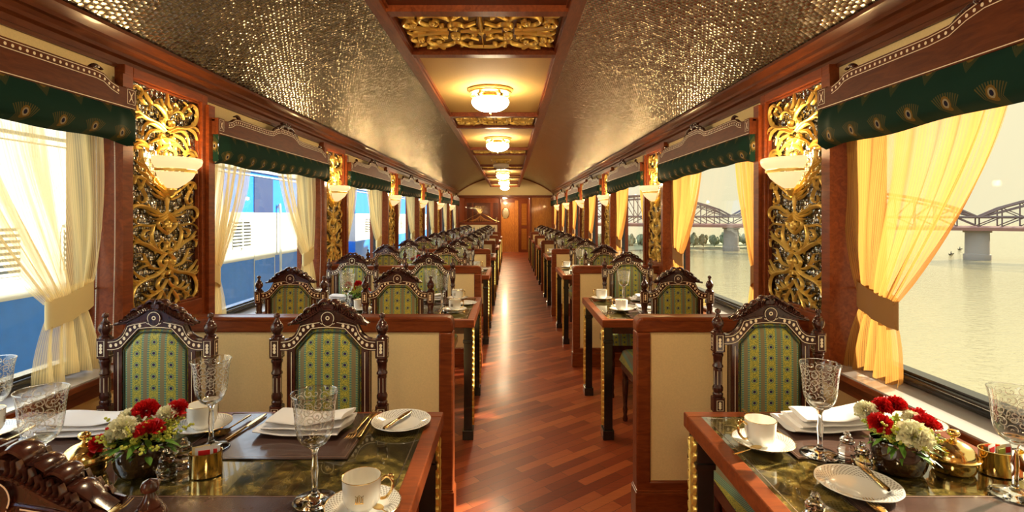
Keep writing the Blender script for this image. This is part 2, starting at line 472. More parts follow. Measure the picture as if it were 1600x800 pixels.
# ------------------------------------------------------------------ names for labels
ORD = ['first', 'second', 'third', 'fourth', 'fifth', 'sixth', 'seventh', 'last']
SIDE = {-1: 'left', 1: 'right'}
def X(s, d): return C + s*d
YB, YE, YV = -2.62, 17.30, 20.10       # back end, end screen, far vestibule wall

# ------------------------------------------------------------------ shell
struct(MB().box(-1.95, 1.7, YB, YV, -.06, 0).build('floor', M['floor'], smooth=0))
wins = [(.47+P*k, 2.28+P*k) for k in range(-1, NB)]          # window spans along the carriage
for s in (-1, 1):
    m = MB()
    m.box(X(s,1.56), X(s,1.74), YB, YE, 0, .735)
    m.box(X(s,1.56), X(s,1.74), YB, YE, 1.90, 2.30)
    ys = [YB] + [v for w in wins for v in w] + [YE]
    for a, b in zip(ys[0::2], ys[1::2]):
        if b-a > .01: m.box(X(s,1.56), X(s,1.74), a, b, .735, 1.90)
    struct(m.build('wall_'+SIDE[s], M['cream'], smooth=0))
    # cornice under the mosaic ceiling
    prof = [(1.56,2.05),(1.545,2.05),(1.545,2.075),(1.53,2.085),(1.53,2.10),(1.52,2.115),(1.505,2.12),(1.505,2.135),(1.49,2.15),(1.475,2.16),(1.475,2.175),(1.56,2.20)]
    m = MB(); b = 0
    m.prism([(X(s,d), z) for d, z in prof], YB, YE, 'y')
    m.box(X(s,1.56), X(s,1.548), YB, YE, 2.035, 2.05); m.box(X(s,1.56), X(s,1.515), 17.02, YE, .78, 2.05)
    struct(m.build('trim_1' if s < 0 else 'trim_2', M['cornice'], smooth=30))
    m = MB(); m.box(X(s,1.56), X(s,1.545), YB, YE, 0, .12); m.box(X(s,1.56), X(s,1.548), YB, YE, .12, .135)
    struct(m.build('baseboard_'+SIDE[s], M['wood'], smooth=0))
    # polished rail below the sills
    m = MB(); m.box(X(s,1.56), X(s,1.535), YB, YE, .66, .735)
    struct(m.build('trim_3' if s < 0 else 'trim_4', M['wood'], smooth=0))

# vaulted mosaic ceiling
W = 1.505; SAG = .50; R0 = (W*W+SAG*SAG)/(2*SAG); A0 = math.asin(W/R0)
def arc(u, v):
    a = -A0+2*A0*u; return (C+R0*sin(a), YB+(YE-YB)*v, 2.165+SAG-R0+R0*cos(a))
m = MB().grid(arc, 64, 8, uvfn=lambda u, v: ((-A0+2*A0*u)*R0+5, YB+(YE-YB)*v+5))
struct(m.build('ceiling', M['mosaic']))
# roof skin above so no sky shows through
def arc2(u, v):
    a = -A0+2*A0*u; return (C+(R0+.12)*sin(a)*1.06, YB+(YV-YB)*v, 2.165+SAG-R0+(R0+.12)*cos(a))
struct(MB().grid(arc2, 24, 1).build('ceiling_roof', M['deep']))

# dropped centre strip
m = MB()
ST = 16.60
for sx in (-1, 1):
    m.box(C+sx*.395, C+sx*.43, YB, ST, 2.275, 2.33)
    m.box(C+sx*.43, C+sx*.462, YB, ST, 2.29, 2.62)
    m.box(C+sx*.385, C+sx*.395, YB, ST, 2.295, 2.33)
for k in range(-1, NB):
    y = 2.36+P*k
    if y < ST: m.box(C-.395, C+.395, y-.06, y, 2.28, 2.33)
    if y+.56 < ST: m.box(C-.395, C+.395, y+.56, y+.62, 2.28, 2.33)
m.box(C-.46, C+.46, ST-.05, ST, 2.275, 2.6)
struct(m.build('trim_5', M['wood'], smooth=0))
m = MB()
for k in range(-1, NB-1):
    y = 2.36+P*k
    m.box(C-.395, C+.395, y+.62, min(y+P-.06, ST-.05), 2.318, 2.33)
o = m.build('ceiling_panel', M['ceilcloth'], smooth=0); struct(o)
m = MB().box(C-.39, C+.39, .535, 2.30, 2.308, 2.317)
struct(m.build('ceiling_hatch', M['deep'], smooth=0))

# back end of the carriage behind the viewer
struct(MB().box(-1.95, 1.7, YB-.08, YB, 0, 2.7).build('wall_back', M['cream'], smooth=0))

# ------------------------------------------------------------------ windows
for s in (-1, 1):
    for i, (w0, w1) in enumerate(wins):
        r = bpy.data.objects.new('window_%d' % (i+1 + (0 if s < 0 else len(wins))), None); COL.objects.link(r)
        r.location = (X(s,1.66), (w0+w1)/2, .8); struct(r)
        cx, cy = r.location.x, r.location.y
        L = lambda m: m.xform(lambda x, y, z: (x-cx, y-cy, z-.8))
        m = MB()
        for y, d in ((w0, 1), (w1, -1)):
            m.box(X(s,1.503), X(s,1.74), y-.002*d, y+.028*d, .758, 1.90)
            m.box(X(s,1.496), X(s,1.514), y-.028*d, y+.031*d, .758, 2.0)
        m.box(X(s,1.56), X(s,1.74), w0, w1, 1.86, 1.905)
        L(m).build('window_frame', M['wood'], r, smooth=0)
        m = MB()
        m.box(X(s,1.47), X(s,1.74), w0-.0, w1+.0, .735, .757)
        L(m).build('window_sill', M['wood'], r, smooth=0, bevel=.004)
        m = MB(); m.box(X(s,1.478), X(s,1.64), w0+.03, w1-.03, .757, .763)
        L(m).build('sill_top', M['sill'], r, smooth=0)
        m = MB()
        m.tube([(X(s,1.635), w0+.03, .785), (X(s,1.635), w1-.03, .785)], .018, 10)
        m.box(X(s,1.64), X(s,1.69), w0+.03, w1-.03, .763, .812)
        for y, d in ((w0+.03, 1), (w1-.03, -1)): m.box(X(s,1.64), X(s,1.69), y, y+.022*d, .80, 1.87)
        L(m).build('seal', M['rubber'], r)
        m = MB(); m.box(X(s,1.662), X(s,1.666), w0+.04, w1-.04, .80, 1.87)
        L(m).build('window_glass', M['pane'], r, smooth=0)

# ------------------------------------------------------------------ end of the saloon
m = MB()
prof = [(C+R0*sin(-A0+2*A0*i/40), 2.165+SAG-R0+R0*cos(-A0+2*A0*i/40)) for i in range(41)]
m.prism(prof[::-1] + [(X(-1,1.56),2.165),(X(-1,1.56),2.03),(X(1,1.56),2.03),(X(1,1.56),2.165)], YE, YE+.06, 'y')
struct(m.build('wall_end', M['cream'], smooth=0))
m = MB()
pr2 = [(C+(R0-.03)*sin(-A0+2*A0*i/40), 2.165+SAG-R0+(R0-.03)*cos(-A0+2*A0*i/40)) for i in range(41)]
m.strip(prof, pr2, YE-.03, YE, 'y')
m.box(X(-1,1.56), X(1,1.56), YE-.03, YE+.08, 1.965, 2.03)
m.box(X(-1,1.56), X(1,1.56), YE-.05, YE, 2.02, 2.04)
m.box(-.345, -.285, YE-.04, YE+.08, 0, 1.965)
m.box(.66, .72, YE-.04, YE+.08, 0, 1.965)
m.box(X(-1,1.56), X(-1,1.50), YE-.04, YE+.08, 0, 1.965)
struct(m.build('trim_6', M['wood'], smooth=0))
m = MB().box(.72, X(1,1.56), YE, YE+.06, 0, 1.965)
struct(m.build('wall_closet', M['door'], smooth=0))
m = MB(); m.box(.70, X(1,1.56), YE-.02, YE, 0, .12); m.box(.70, .74, YE+.06, YV, 0, 1.965)
struct(m.build('wall_vestibule_right', M['wood'], smooth=0))
struct(MB().box(X(-1,1.62), X(-1,1.56), YE, YV, 0, 2.03).build('wall_vestibule_left', M['wood'], smooth=0))
struct(MB().box(X(-1,1.62), X(1,1.56), YE+.06, YV+.1, 2.03, 2.07).build('ceiling_vestibule', M['wood'], smooth=0))
# far vestibule wall with framed panelling
m = MB(); m.box(X(-1,1.62), .74, YV, YV+.06, 0, 2.03)
struct(m.build('wall_far', M['wood'], smooth=0))
m = MB()
for a, b in ((-1.60, -1.42), (-1.36, -.72), (-.62, -.42)):
    for z0, z1 in ((.15, .95), (1.03, 1.86)):
        m.box(a, b, YV-.012, YV, z0, z1); m.box(a+.04, b-.04, YV-.02, YV-.012, z0+.04, z1-.04)
struct(m.build('trim_7', M['deep'], smooth=0, bevel=.004))
# door with oval light
d = bpy.data.objects.new('door_1', None); COL.objects.link(d); d.location = (-.06, YV, 0); struct(d)
m = MB(); m.box(-.25, .25, -.03, 0, 0, 1.87); m.build('door_leaf', M['door'], d, smooth=0)
m = MB(); m.box(-.30, -.25, -.05, 0, 0, 1.92); m.box(.25, .30, -.05, 0, 0, 1.92); m.box(-.25, .25, -.05, 0, 1.87, 1.92)
m.build('door_frame', M['wood'], d, smooth=0)
m = MB(); m.tube([(-.085+.135*cos(a*pi/12), -.035, 1.47+.21*sin(a*pi/12)) for a in range(24)], .016, 8, True)
m.build('oval_rim', M['brass'], d)
m = MB().disc((-.085, 1.47), .13, .205, lambda x, z: (x, -.034, z), 28); m.build('oval_glass', plain('mirror glass', (.75,.68,.5), .08, 1), d, smooth=0)
m = MB(); m.ball((.21, -.05, 1.0), .018); m.box(.205, .215, -.05, -.03, .99, 1.01); m.build('door_handle', M['brass'], d)
# louvred door
d = bpy.data.objects.new('door_2', None); COL.objects.link(d); d.location = (.55, YV, 0); struct(d)
m = MB()
for a, b in ((-.15,-.10),(.10,.15)): m.box(a, b, -.04, 0, 0, 1.88)
for z in (0, .90, 1.83): m.box(-.10, .10, -.04, 0, z, z+.08)
m.build('door_frame', M['wood'], d, smooth=0)
m = MB()
for k in range(44):
    z = .10+k*.0395
    if not (.86 < z < 1.0): m.prism([(-.03, z), (-.002, z+.028), (-.002, z+.034), (-.03, z+.006)], -.10, .10, 'x')
m.build('louvre', M['door'], d, smooth=0)
m = MB().box(.20, .34, YV-.05, YV, 0, 1.95); struct(m.build('trim_8', M['door'], smooth=0))

# glass screen with etched crest above a low cloth panel, left of the doorway
r = root('glass_screen', 'glass screen with brass fountain motif over a low cream panel, left of the doorway', 'screen', (-1.0, 17.2, 0))
m = MB(); m.box(-.66, .665, -.03, .03, 1.08, 1.16); m.box(-.66, .665, -.03, .03, 0, .14); m.box(-.66,-.60,-.03,.03,.14,1.08); m.box(.605,.665,-.03,.03,.14,1.08)
m.build('frame', M['wood'], r, smooth=0, bevel=.006)
MB().box(-.60, .605, -.02, .02, .14, 1.08).build('cloth_panel', M['cream'], r, smooth=0)
MB().box(-.66, .665, -.005, .005, 1.16, 1.96).build('glass', M['pane'], r, smooth=0)
m = MB()
def F(u, v, h): return (u, -.008-h, v)
arcp = [(-.56,1.19),(-.40,1.23),(-.22,1.34),(-.05,1.42),(.06,1.45)]
m.stroke(arcp, .010, .008, 1, F=F, taper=False); m.stroke([(.12-(x-.0), z) for x, z in arcp], .010, .008, 1, F=F, taper=False)
for k in range(-3, 4): m.stroke([(.06, 1.42), (.06+k*.03, 1.55), (.06+k*.055, 1.62+.05*(k % 2)), (.06+k*.035, 1.70)], .008, .006, .4, F=F)
m.build('brass_motif', M['brass'], r)
m = MB()
for k in range(-6, 7): m.stroke([(.06+k*.02, 1.40-abs(k)*.022), (.06+k*.06, 1.20)], .016, .004, .9, F=F)
m.build('fan_motif', M['door'], r)
MB().lathe([(.03,0),(.03,.01),(.012,.03),(.022,.05),(.024,.13),(.01,.15),(.001,.17)], n=12).build('lantern', M['brass'], r, loc=(.575, -.0, 1.16))

# ------------------------------------------------------------------ ceiling lamps
def make_lamp(name, lit):
    r = root(name, '', 'ceiling lamp', (0,0,0))
    m = MB(); m.lathe([(.001,.0),(.165,0),(.168,-.008),(.160,-.018),(.150,-.022),(.150,-.03),(.12,-.036),(.10,-.034)], n=36, fn=lambda a, z: 1+.012*sin(a*24))
    m.lathe([(.062,-.03),(.058,-.045),(.07,-.055),(.10,-.058),(.104,-.064),(.10,-.07)], n=28)
    m.build('ceiling_plate', M['gold'], r)
    m = MB()
    for k in range(6):
        a = k*pi/3; ca, sa = cos(a), sin(a)
        def G(u, v, h): return (ca*u-sa*h, sa*u+ca*h, v)
        m.stroke([(.09,-.035),(.125,-.03),(.14,-.045),(.125,-.06),(.108,-.052),(.118,-.042)], .006, .010, .5, F=G, both=True, m=4)
    m.build('scroll_bracket', M['gold'], r)
    prof = [(.104,-.066),(.126,-.072),(.136,-.088),(.133,-.106),(.115,-.13),(.08,-.150),(.03,-.161),(.001,-.163)]
    prof = [(a, b) for a, b in catmull(prof, 3)]
    MB().lathe(prof, n=36).build('glass_bowl', M['bowl'] if lit else M['bowloff'], r)
    MB().lathe([(.012,-.158),(.012,-.166),(.005,-.170),(.007,-.178),(.001,-.186)], n=10).build('finial', M['brass'], r)
    return r
lampA = make_lamp('ceiling_lamp', True); lampB = make_lamp('ceiling_lamp', False)
names = ['offstage lit ceiling lamp above the dark hatch, nearest the viewer', 'brightly lit opal ceiling lamp nearest the camera, on the first yellow panel', 'second ceiling lamp from the camera, lit, on the centre strip',
         'unlit frosted ceiling lamp, third along the centre strip', 'fourth ceiling lamp along the strip, lit, just past the unlit one',
         'fifth ceiling lamp along the strip, lit', 'farthest lit ceiling lamp, before the end arch']
for k in range(1, 7):
    y = 1.44+P*k
    dup(lampB if k == 3 else lampA, (C, y, 2.318), 0, names[k], 'ceiling lamps along the centre strip')
for k in (-1, 0):  # two unseen lamps added overhead and behind the camera as front fill
    dup(lampA, (C, 1.44+P*k, 2.318), 0, ['lit opal ceiling lamp directly overhead, above the top edge of the picture', 'lit opal ceiling lamp behind the viewer'][k], 'ceiling lamps along the centre strip')
r = root('downlight', 'small round white downlight above the far door', 'downlight', (-.17, 19.0, 2.03))
MB().lathe([(.10,0),(.11,-.015),(.09,-.03)], n=20).build('rim', M['brass'], r)
MB().lathe([(.09,-.02),(.07,-.04),(.001,-.05)], n=20).build('lens', M['bowl'], r)
li = bpy.data.lights.new('downlight_bulb', 'POINT'); li.energy = 45; li.color = (1,.74,.42); li.shadow_soft_size = .07
lo = bpy.data.objects.new('bulb', li); COL.objects.link(lo); lo.parent = r; lo.location = (0, 0, -.13)

# ------------------------------------------------------------------ gilt carving
STROKES = [(12,[(0.0,0.127),(0.0,0.081),(0.0,0.034),(0.001,-0.032)]),(10,[(0.013,0.097),(0.034,0.121),(0.081,0.143),(0.126,0.158)]),(9,[(0.019,0.085),(0.068,0.111),(0.119,0.133)]),(8,[(0.025,0.074),(0.081,0.091),(0.113,0.108)]),(9,[(0.22,0.168),(0.192,0.137),(0.165,0.102),(0.152,0.077),(0.172,0.057),(0.202,0.07),(0.192,0.091)]),(9,[(0.005,0.015),(0.056,-0.005),(0.126,0.007),(0.145,0.02)]),(9,[(0.002,0.005),(0.056,-0.019),(0.126,-0.017)]),(8,[(0.002,-0.006),(0.043,-0.03),(0.104,-0.035)]),(13,[(0.013,-0.005),(0.081,0.015),(0.145,0.036),(0.213,0.041),(0.25,0.022),(0.247,-0.01),(0.216,-0.02),(0.199,-0.005)]),(10,[(0.0,-0.094),(0.034,-0.075),(0.062,-0.056),(0.066,-0.033),(0.041,-0.032),(0.026,-0.052),(0.038,-0.061)]),(12,[(0.096,-0.045),(0.113,-0.094),(0.101,-0.134),(0.074,-0.168),(0.037,-0.176),(0.013,-0.161),(0.014,-0.136),(0.041,-0.127),(0.063,-0.141),(0.053,-0.157)]),(9,[(0.096,-0.049),(0.139,-0.05),(0.186,-0.045),(0.234,-0.056),(0.251,-0.075)]),(9,[(0.132,-0.07),(0.161,-0.075),(0.175,-0.096),(0.152,-0.116),(0.139,-0.099)]),(13,[(0.007,-0.187),(0.068,-0.172),(0.139,-0.14),(0.206,-0.124),(0.241,-0.141),(0.233,-0.17)]),(9,[(0.172,-0.133),(0.202,-0.114),(0.238,-0.086)]),(8,[(0.192,-0.126),(0.22,-0.113),(0.248,-0.109)]),(12,[(0.002,-0.187),(0.034,-0.201),(0.056,-0.223),(0.041,-0.243),(0.013,-0.239),(0.009,-0.223),(0.029,-0.218)]),(13,[(0.002,-0.222),(0.029,-0.262),(0.081,-0.285),(0.152,-0.297),(0.213,-0.317),(0.241,-0.361),(0.236,-0.407),(0.206,-0.428),(0.169,-0.412),(0.175,-0.396)]),(10,[(0.062,-0.257),(0.119,-0.244),(0.152,-0.21),(0.169,-0.179),(0.213,-0.175)]),(7,[(0.148,-0.218),(0.179,-0.212),(0.21,-0.202)]),(7,[(0.139,-0.234),(0.172,-0.237),(0.202,-0.248)]),(10,[(0.159,-0.297),(0.206,-0.273),(0.248,-0.239)]),(10,[(0.183,-0.304),(0.227,-0.296),(0.256,-0.268)]),(9,[(0.206,-0.315),(0.234,-0.31),(0.258,-0.295)]),(9,[(0.002,-0.291),(0.013,-0.276),(0.034,-0.284),(0.034,-0.303),(0.014,-0.305)]),(10,[(0.002,-0.315),(0.034,-0.349),(0.081,-0.369),(0.126,-0.383),(0.148,-0.415),(0.139,-0.434)]),(9,[(0.081,-0.369),(0.113,-0.357),(0.135,-0.34)]),(9,[(0.113,-0.377),(0.145,-0.374),(0.175,-0.357)]),(8,[(0.126,-0.391),(0.159,-0.4),(0.192,-0.388)]),(9,[(0.031,-0.295),(0.066,-0.315),(0.071,-0.343),(0.043,-0.364),(0.014,-0.395),(0.007,-0.425)]),(9,[(0.034,-0.366),(0.068,-0.403),(0.093,-0.439),(0.139,-0.459)]),(8,[(0.068,-0.403),(0.1,-0.404),(0.119,-0.419)]),(8,[(0.081,-0.422),(0.062,-0.438),(0.034,-0.453)]),(13,[(0.01,0.41),(0.067,0.438),(0.154,0.45),(0.222,0.479),(0.248,0.531),(0.238,0.572),(0.198,0.582),(0.171,0.559),(0.186,0.544)]),(12,[(0.004,0.467),(0.025,0.5),(0.072,0.522),(0.115,0.518),(0.132,0.49)]),(10,[(0.072,0.52),(0.079,0.54),(0.056,0.559)]),(10,[(0.115,0.518),(0.137,0.541),(0.16,0.567),(0.132,0.582)]),(9,[(0.154,0.51),(0.191,0.534),(0.177,0.553)]),(10,[(0.004,0.472),(0.025,0.512),(0.01,0.549),(0.002,0.594)]),(9,[(0.008,0.509),(0.035,0.534),(0.046,0.56)]),(11,[(0.002,0.429),(0.03,0.435),(0.048,0.453),(0.035,0.466),(0.015,0.461),(0.017,0.448)]),(12,[(0.025,0.404),(0.11,0.431),(0.16,0.409),(0.177,0.363)]),(11,[(0.051,0.403),(0.121,0.39),(0.168,0.337)]),(11,[(0.166,0.452),(0.222,0.438),(0.248,0.399)]),(10,[(0.206,0.466),(0.246,0.458),(0.266,0.43)]),(12,[(0.004,0.376),(0.01,0.352),(0.04,0.356),(0.056,0.378),(0.035,0.391),(0.017,0.378)]),(10,[(0.008,0.377),(0.056,0.364),(0.11,0.343),(0.154,0.314)]),(10,[(0.008,0.344),(0.025,0.326),(0.056,0.316),(0.072,0.291)]),(8,[(0.067,0.358),(0.056,0.33),(0.077,0.305)]),(10,[(0.132,0.312),(0.177,0.338),(0.224,0.337),(0.248,0.311)]),(13,[(0.226,0.301),(0.187,0.299),(0.179,0.251),(0.139,0.206),(0.083,0.169),(0.021,0.118)]),(10,[(0.226,0.31),(0.192,0.324),(0.152,0.313),(0.139,0.293)]),(10,[(0.234,0.138),(0.217,0.169),(0.166,0.166),(0.13,0.141),(0.074,0.115)]),(9,[(0.2,0.115),(0.174,0.141),(0.157,0.173)]),(9,[(0.139,0.156),(0.157,0.186),(0.2,0.201),(0.217,0.223)]),(9,[(0.157,0.217),(0.192,0.232),(0.226,0.246)])]
def carve(m, F, k=.00080, hh=.016):
    for w, pts in STROKES:
        for sg in (1, -1):
            m.stroke([(sg*u, v) for u, v in pts], w*k, hh, .35, 4, lambda u, v, h: F(u, v, h), m=4)
        # little acanthus lobes on the outside of the bigger scrolls
        if w >= 11 and len(pts) > 4:
            q = catmull(pts, 4)
            for j in range(3, len(q)-4, 4):
                dx, dy = q[j+1][0]-q[j-1][0], q[j+1][1]-q[j-1][1]; l = sqrt(dx*dx+dy*dy) or 1
                nx, ny = -dy/l, dx/l
                tx, ty = dx/l, dy/l
                for sg in (1, -1):
                    a = q[j]; lob = [(a[0], a[1]), (a[0]+nx*.012+tx*.006, a[1]+ny*.012+ty*.006), (a[0]+nx*.018+tx*.016, a[1]+ny*.018+ty*.016)]
                    m.stroke([(sg*u, v) for u, v in lob], .0045, hh*.7, .4, 2, lambda u, v, h: F(u, v, h), m=3)
    for u, v, rr in ((0,-.058,.020),(.016,-.046,.012),(-.016,-.046,.012),(0,-.038,.012),(0,-.075,.012),(.018,-.225,.012),(-.018,-.225,.012),(.017,.296,.012),(-.017,.296,.012),(0,.33,.013)):
        b = len(m.v); m.ball((0,0,0), rr, 8, 5); m.xform(lambda x, y, z: F(u+x, v+z, .008+y*.9), b)
def make_carved(s):
    r = root('carved_panel', '', 'carved panel')
    # local: y along wall, x into the room is -s
    m = MB()
    y0, y1 = -.315, .315
    for a, b, c, d_ in ((y0, -.262, .78, 2.05), (.262, y1, .78, 2.05), (-.262, .262, 2.005, 2.05), (-.262, .262, .78, .955)):
        m.box(0, -s*.045, a, b, c, d_)
    for a, b, c, d_ in ((-.262,-.252,.955,2.005),(.252,.262,.955,2.005),(-.252,.252,1.995,2.005),(-.252,.252,.955,.965)):
        m.box(0, -s*.030, a, b, c, d_)
    m.build('frame', M['wood'], r, smooth=0, bevel=.003)
    m = MB().grid(lambda u, v: (-s*.012, -.252+.504*u, .965+1.03*v), 2, 2, uvfn=lambda u, v: (.504*u+3, 1.03*v+3))
    m.build('mirror_mosaic', M['mirror'], r, smooth=0)
    m = MB(); carve(m, lambda u, v, h: (-s*(.020+h), u, H+v)); m.build('gilt_carving', M['gold'], r, smooth=60)
    return r
def make_sconce(s):
    r = root('wall_lamp', '', 'wall lamp')
    def half(prof): # half bowl against the wall, bulging into the room (-s direction)
        return MB().lathe(prof, n=24, a0=pi/2 if s > 0 else -pi/2, a1=3*pi/2 if s > 0 else pi/2, sx=.92, fn=lambda a, z: 1+.008*sin(a*28))
    half([(.130,.148),(.142,.150),(.145,.140),(.140,.118),(.120,.100),(.117,.096)]).build('upper_bowl', M['alab'], r)
    half([(.117,.094),(.121,.094),(.121,.082),(.114,.082)]).build('metal_band', M['gold'], r)
    half([(.112,.080),(.098,.055),(.070,.030),(.040,.010),(.020,.000)]).build('lower_bowl', M['alab'], r)
    m = half([(.028,.006),(.030,-.004),(.018,-.016),(.012,-.030),(.001,-.034)]); m.box(0, s*.03, -.02, .02, -.02, .02); m.build('finial', M['gold'], r)
    li = bpy.data.lights.new('wall_lamp_bulb', 'POINT'); li.energy = 6; li.color = (1,.66,.30); li.shadow_soft_size = .035
    lo = bpy.data.objects.new('bulb', li); COL.objects.link(lo); lo.parent = r; lo.location = (-s*.075, 0, .175)
    return r
for s in (-1, 1):
    pn = make_carved(s); sc_ = make_sconce(s)
    for n in range(1, 7):
        y = 2.60+P*(n-1)
        dup(pn, (X(s,1.56), y, 0), None, 'gilt scrollwork panel over mirror mosaic, %s on the %s-hand wall from the camera' % (ORD[n-1], SIDE[s]), 'gilt carved wall panels')
        dup(sc_, (X(s,1.512), y-.01, 1.525), None, 'glowing alabaster half-bowl wall lamp on the %s %s-hand carved panel' % (ORD[n-1], SIDE[s]), 'alabaster wall lamps')

# carved panels in the ceiling strip
def ceil_scrolls():
    S = []
    def sp(cx, cy, r, t, a0, d=1):
        return [(cx+r*(1-i/14*.8)*cos(a0+d*i*t/14), cy+r*(1-i/14*.8)*sin(a0+d*i*t/14)) for i in range(15)]
    for sy in (1, -1):
        S.append((.011, [(0, sy*.20), (.07, sy*.19), (.13, sy*.13)] + sp(.22, sy*.11, .085, 7.5, pi, -sy)[1:]))
        S.append((.010, [(.02, sy*.10), (.07, sy*.06)] + sp(.12, sy*.05, .042, 7, pi, -sy)[1:]))
        S.append((.010, [(.16, sy*.02), (.22, sy*.0+sy*.02), (.28, sy*.03)] + sp(.315, sy*.09, .05, 7, -sy*pi/2, sy)[1:]))
        for (a, b, c, d) in ((.05,.15,.03,.05),(.10,.17,.02,.03),(.20,.21,.03,-.01),(.24,.20,.06,.02),(.29,.16,.06,.05),(.31,.04,.05,-.03),(.33,.17,.04,.03),(.17,.07,.03,-.05),(.02,.03,.04,.04),(.27,.02,.06,-.015)):
            S.append((.009, [(a, sy*b), (a+c*.6, sy*(b+d*.2)), (a+c, sy*(b+d))]))
    S.append((.012, [(0, 0), (.05, .0), (.10, .0)])); S.append((.012, [(0,-.2),(.0,0),(0,.2)]))
    return S
CS = ceil_scrolls()
r0 = root('ceiling_carving', '', 'carved panel')
MB().box(-.385, .385, -.28, .28, .030, .036).build('backing', M['deep'], r0, smooth=0)
m = MB()
for w, pts in CS:
    for sg in (1, -1):
        m.stroke([(sg*u*1.03, v*1.2) for u, v in pts], w, .022, .4, 3, lambda u, v, h: (u, v, .028-h), m=4)
for u, v in ((0,0),(.12,.05),(-.12,.05),(.12,-.05),(-.12,-.05),(.22,.11),(-.22,.11),(.22,-.11),(-.22,-.11),(.31,.09),(-.31,.09),(.31,-.09),(-.31,-.09)):
    m.ball((u*1.03, v*1.2, .014), .016, 8, 5)
m.build('gilt_scrollwork', M['gold'], r0, smooth=60)
for k in range(-1, 6):
    dup(r0, (C, 2.64+P*k, 2.292), 0, 'gilt scrollwork panel set into the ceiling strip, %s from the camera' % ORD[max(0, k)] if k >= 0 else 'gilt ceiling carving behind the viewer', 'gilt carvings in the ceiling strip')

# ------------------------------------------------------------------ pelmets
def make_pelmet(s):
    r = root('window_pelmet', '', 'pelmet')
    hw = .905                       # half length, local y; local x=0 at wall, room is -s
    F0 = -s*.10
    half = [(0,.165),(.10,.164),(.16,.150),(.22,.126),(.30,.12),(.68,.12),(.72,.115),(.76,.095),(.80,.085),(.84,.085),(.84,.09),(hw,.09)]
    top = [(-a, b) for a, b in half[::-1]] + half[1:]
    m = MB(); m.prism(top + [(hw, 0), (-hw, 0)], F0, F0+s*.018, 'x')
    for a in (-1, 1): m.box(0, F0+s*.018, a*hw, a*(hw-.018), 0, .09)
    m.box(0, F0+s*.018, -hw, hw, .07, .085)
    m.build('board', M['pelwood'], r, smooth=0, bevel=.002)
    m = MB()
    xf = F0 - s*.0012
    g = lambda a, b: (xf, a, b)
    line = [(a, b-.008) for a, b in top if abs(a) <= .80]; line2 = [(a, b-.034) for a, b in top if abs(a) <= .80]
    m.ribbon(line, .0028, g); m.ribbon(line2, .0028, g)
    m.ribbon([(-hw+.01, .006), (hw-.01, .006)], .0028, g)
    tot = 0; q = [(a, b-.021) for a, b in line and [(x, y+.008) for x, y in line]]
    d_ = 0; nxt = .01
    for p0, p1 in zip(q, q[1:]):
        l = sqrt((p1[0]-p0[0])**2+(p1[1]-p0[1])**2)
        while nxt <= d_+l:
            t = (nxt-d_)/l; m.disc((p0[0]+(p1[0]-p0[0])*t, p0[1]+(p1[1]-p0[1])*t), .0055, .006, g, 8); nxt += .026
        d_ += l
    for sg in (-1, 1):
        c = sg*.872
        m.ribbon([(c-.022,.012+.01),(c+.022,.012+.01),(c+.022,.082),(c-.022,.082)], .003, g, True)
        m.ribbon([(c-.012,.030),(c+.012,.074)], .004, g); m.ribbon([(c+.012,.030),(c-.012,.074)], .004, g)
        m.disc((c,.052), .005, .012, g, 8)
    m.build('inlay', M['inlay'], r, smooth=0)
    m = MB()
    G = lambda u, v, h: (F0+s*.009-s*h*1.0, u, v)
    for sg in (-1, 1):
        m.stroke([(0,.175),(sg*.05,.185),(sg*.10,.172),(sg*.13,.160),(sg*.115,.150),(sg*.10,.158)], .013, .018, .5, F=G, both=True)
        m.stroke([(0,.17),(sg*.03,.20),(sg*.06,.205),(sg*.075,.195)], .010, .016, .5, F=G, both=True)
        m.stroke([(sg*.13,.158),(sg*.18,.145),(sg*.21,.128)], .010, .014, .5, F=G, both=True)
    m.stroke([(0,.16),(0,.19),(0,.215)], .014, .018, .4, F=G, both=True)
    m.build('crest', M['rose'], r, smooth=60)
    for sg in (-1, 1): MB().stroke([(sg*.66,.122),(sg*.69,.135),(sg*.72,.128)], .010, .012, .6, F=G, both=True).build('side_crest', M['rose'], r, smooth=60)
    rnd = random.Random(3 if s > 0 else 4)
    ph = [rnd.uniform(0, 6) for _ in range(6)]
    m = MB()
    def skirt(u, v):
        y = -hw+.012+(2*hw-.024)*u; e = min(1, (1-abs(2*u-1))/.10)
        ruck = (1-e)*.010*sin(u*900)
        bulge = .022*sin(pi*min(1, v*1.05))+.004*sin(u*9+ph[0])
        z = -(.150+.010*sin(u*5+ph[1])+.004*sin(u*23+ph[2])+.012*(1-e))*v
        xx = .094+bulge*.9*e+ruck
        if v > .88: xx -= (v-.88)*.30
        return (-s*xx, y, z+.004)
    m.grid(skirt, 150, 14, uvfn=lambda u, v: (1.8*u+3, .155*(1-v)+.131*0+2.600+.03))
    for a in (-1, 1):
        m.grid(lambda u, v: (-s*(.004+.09*u), a*(hw-.012)+a*.006*sin(v*40+u*30), -.155*v+.004), 10, 10, uvfn=lambda u, v: (.1*u, .15*v+2.6))
    m.build('fabric_skirt', M['feather'], r, smooth=70)
    return r
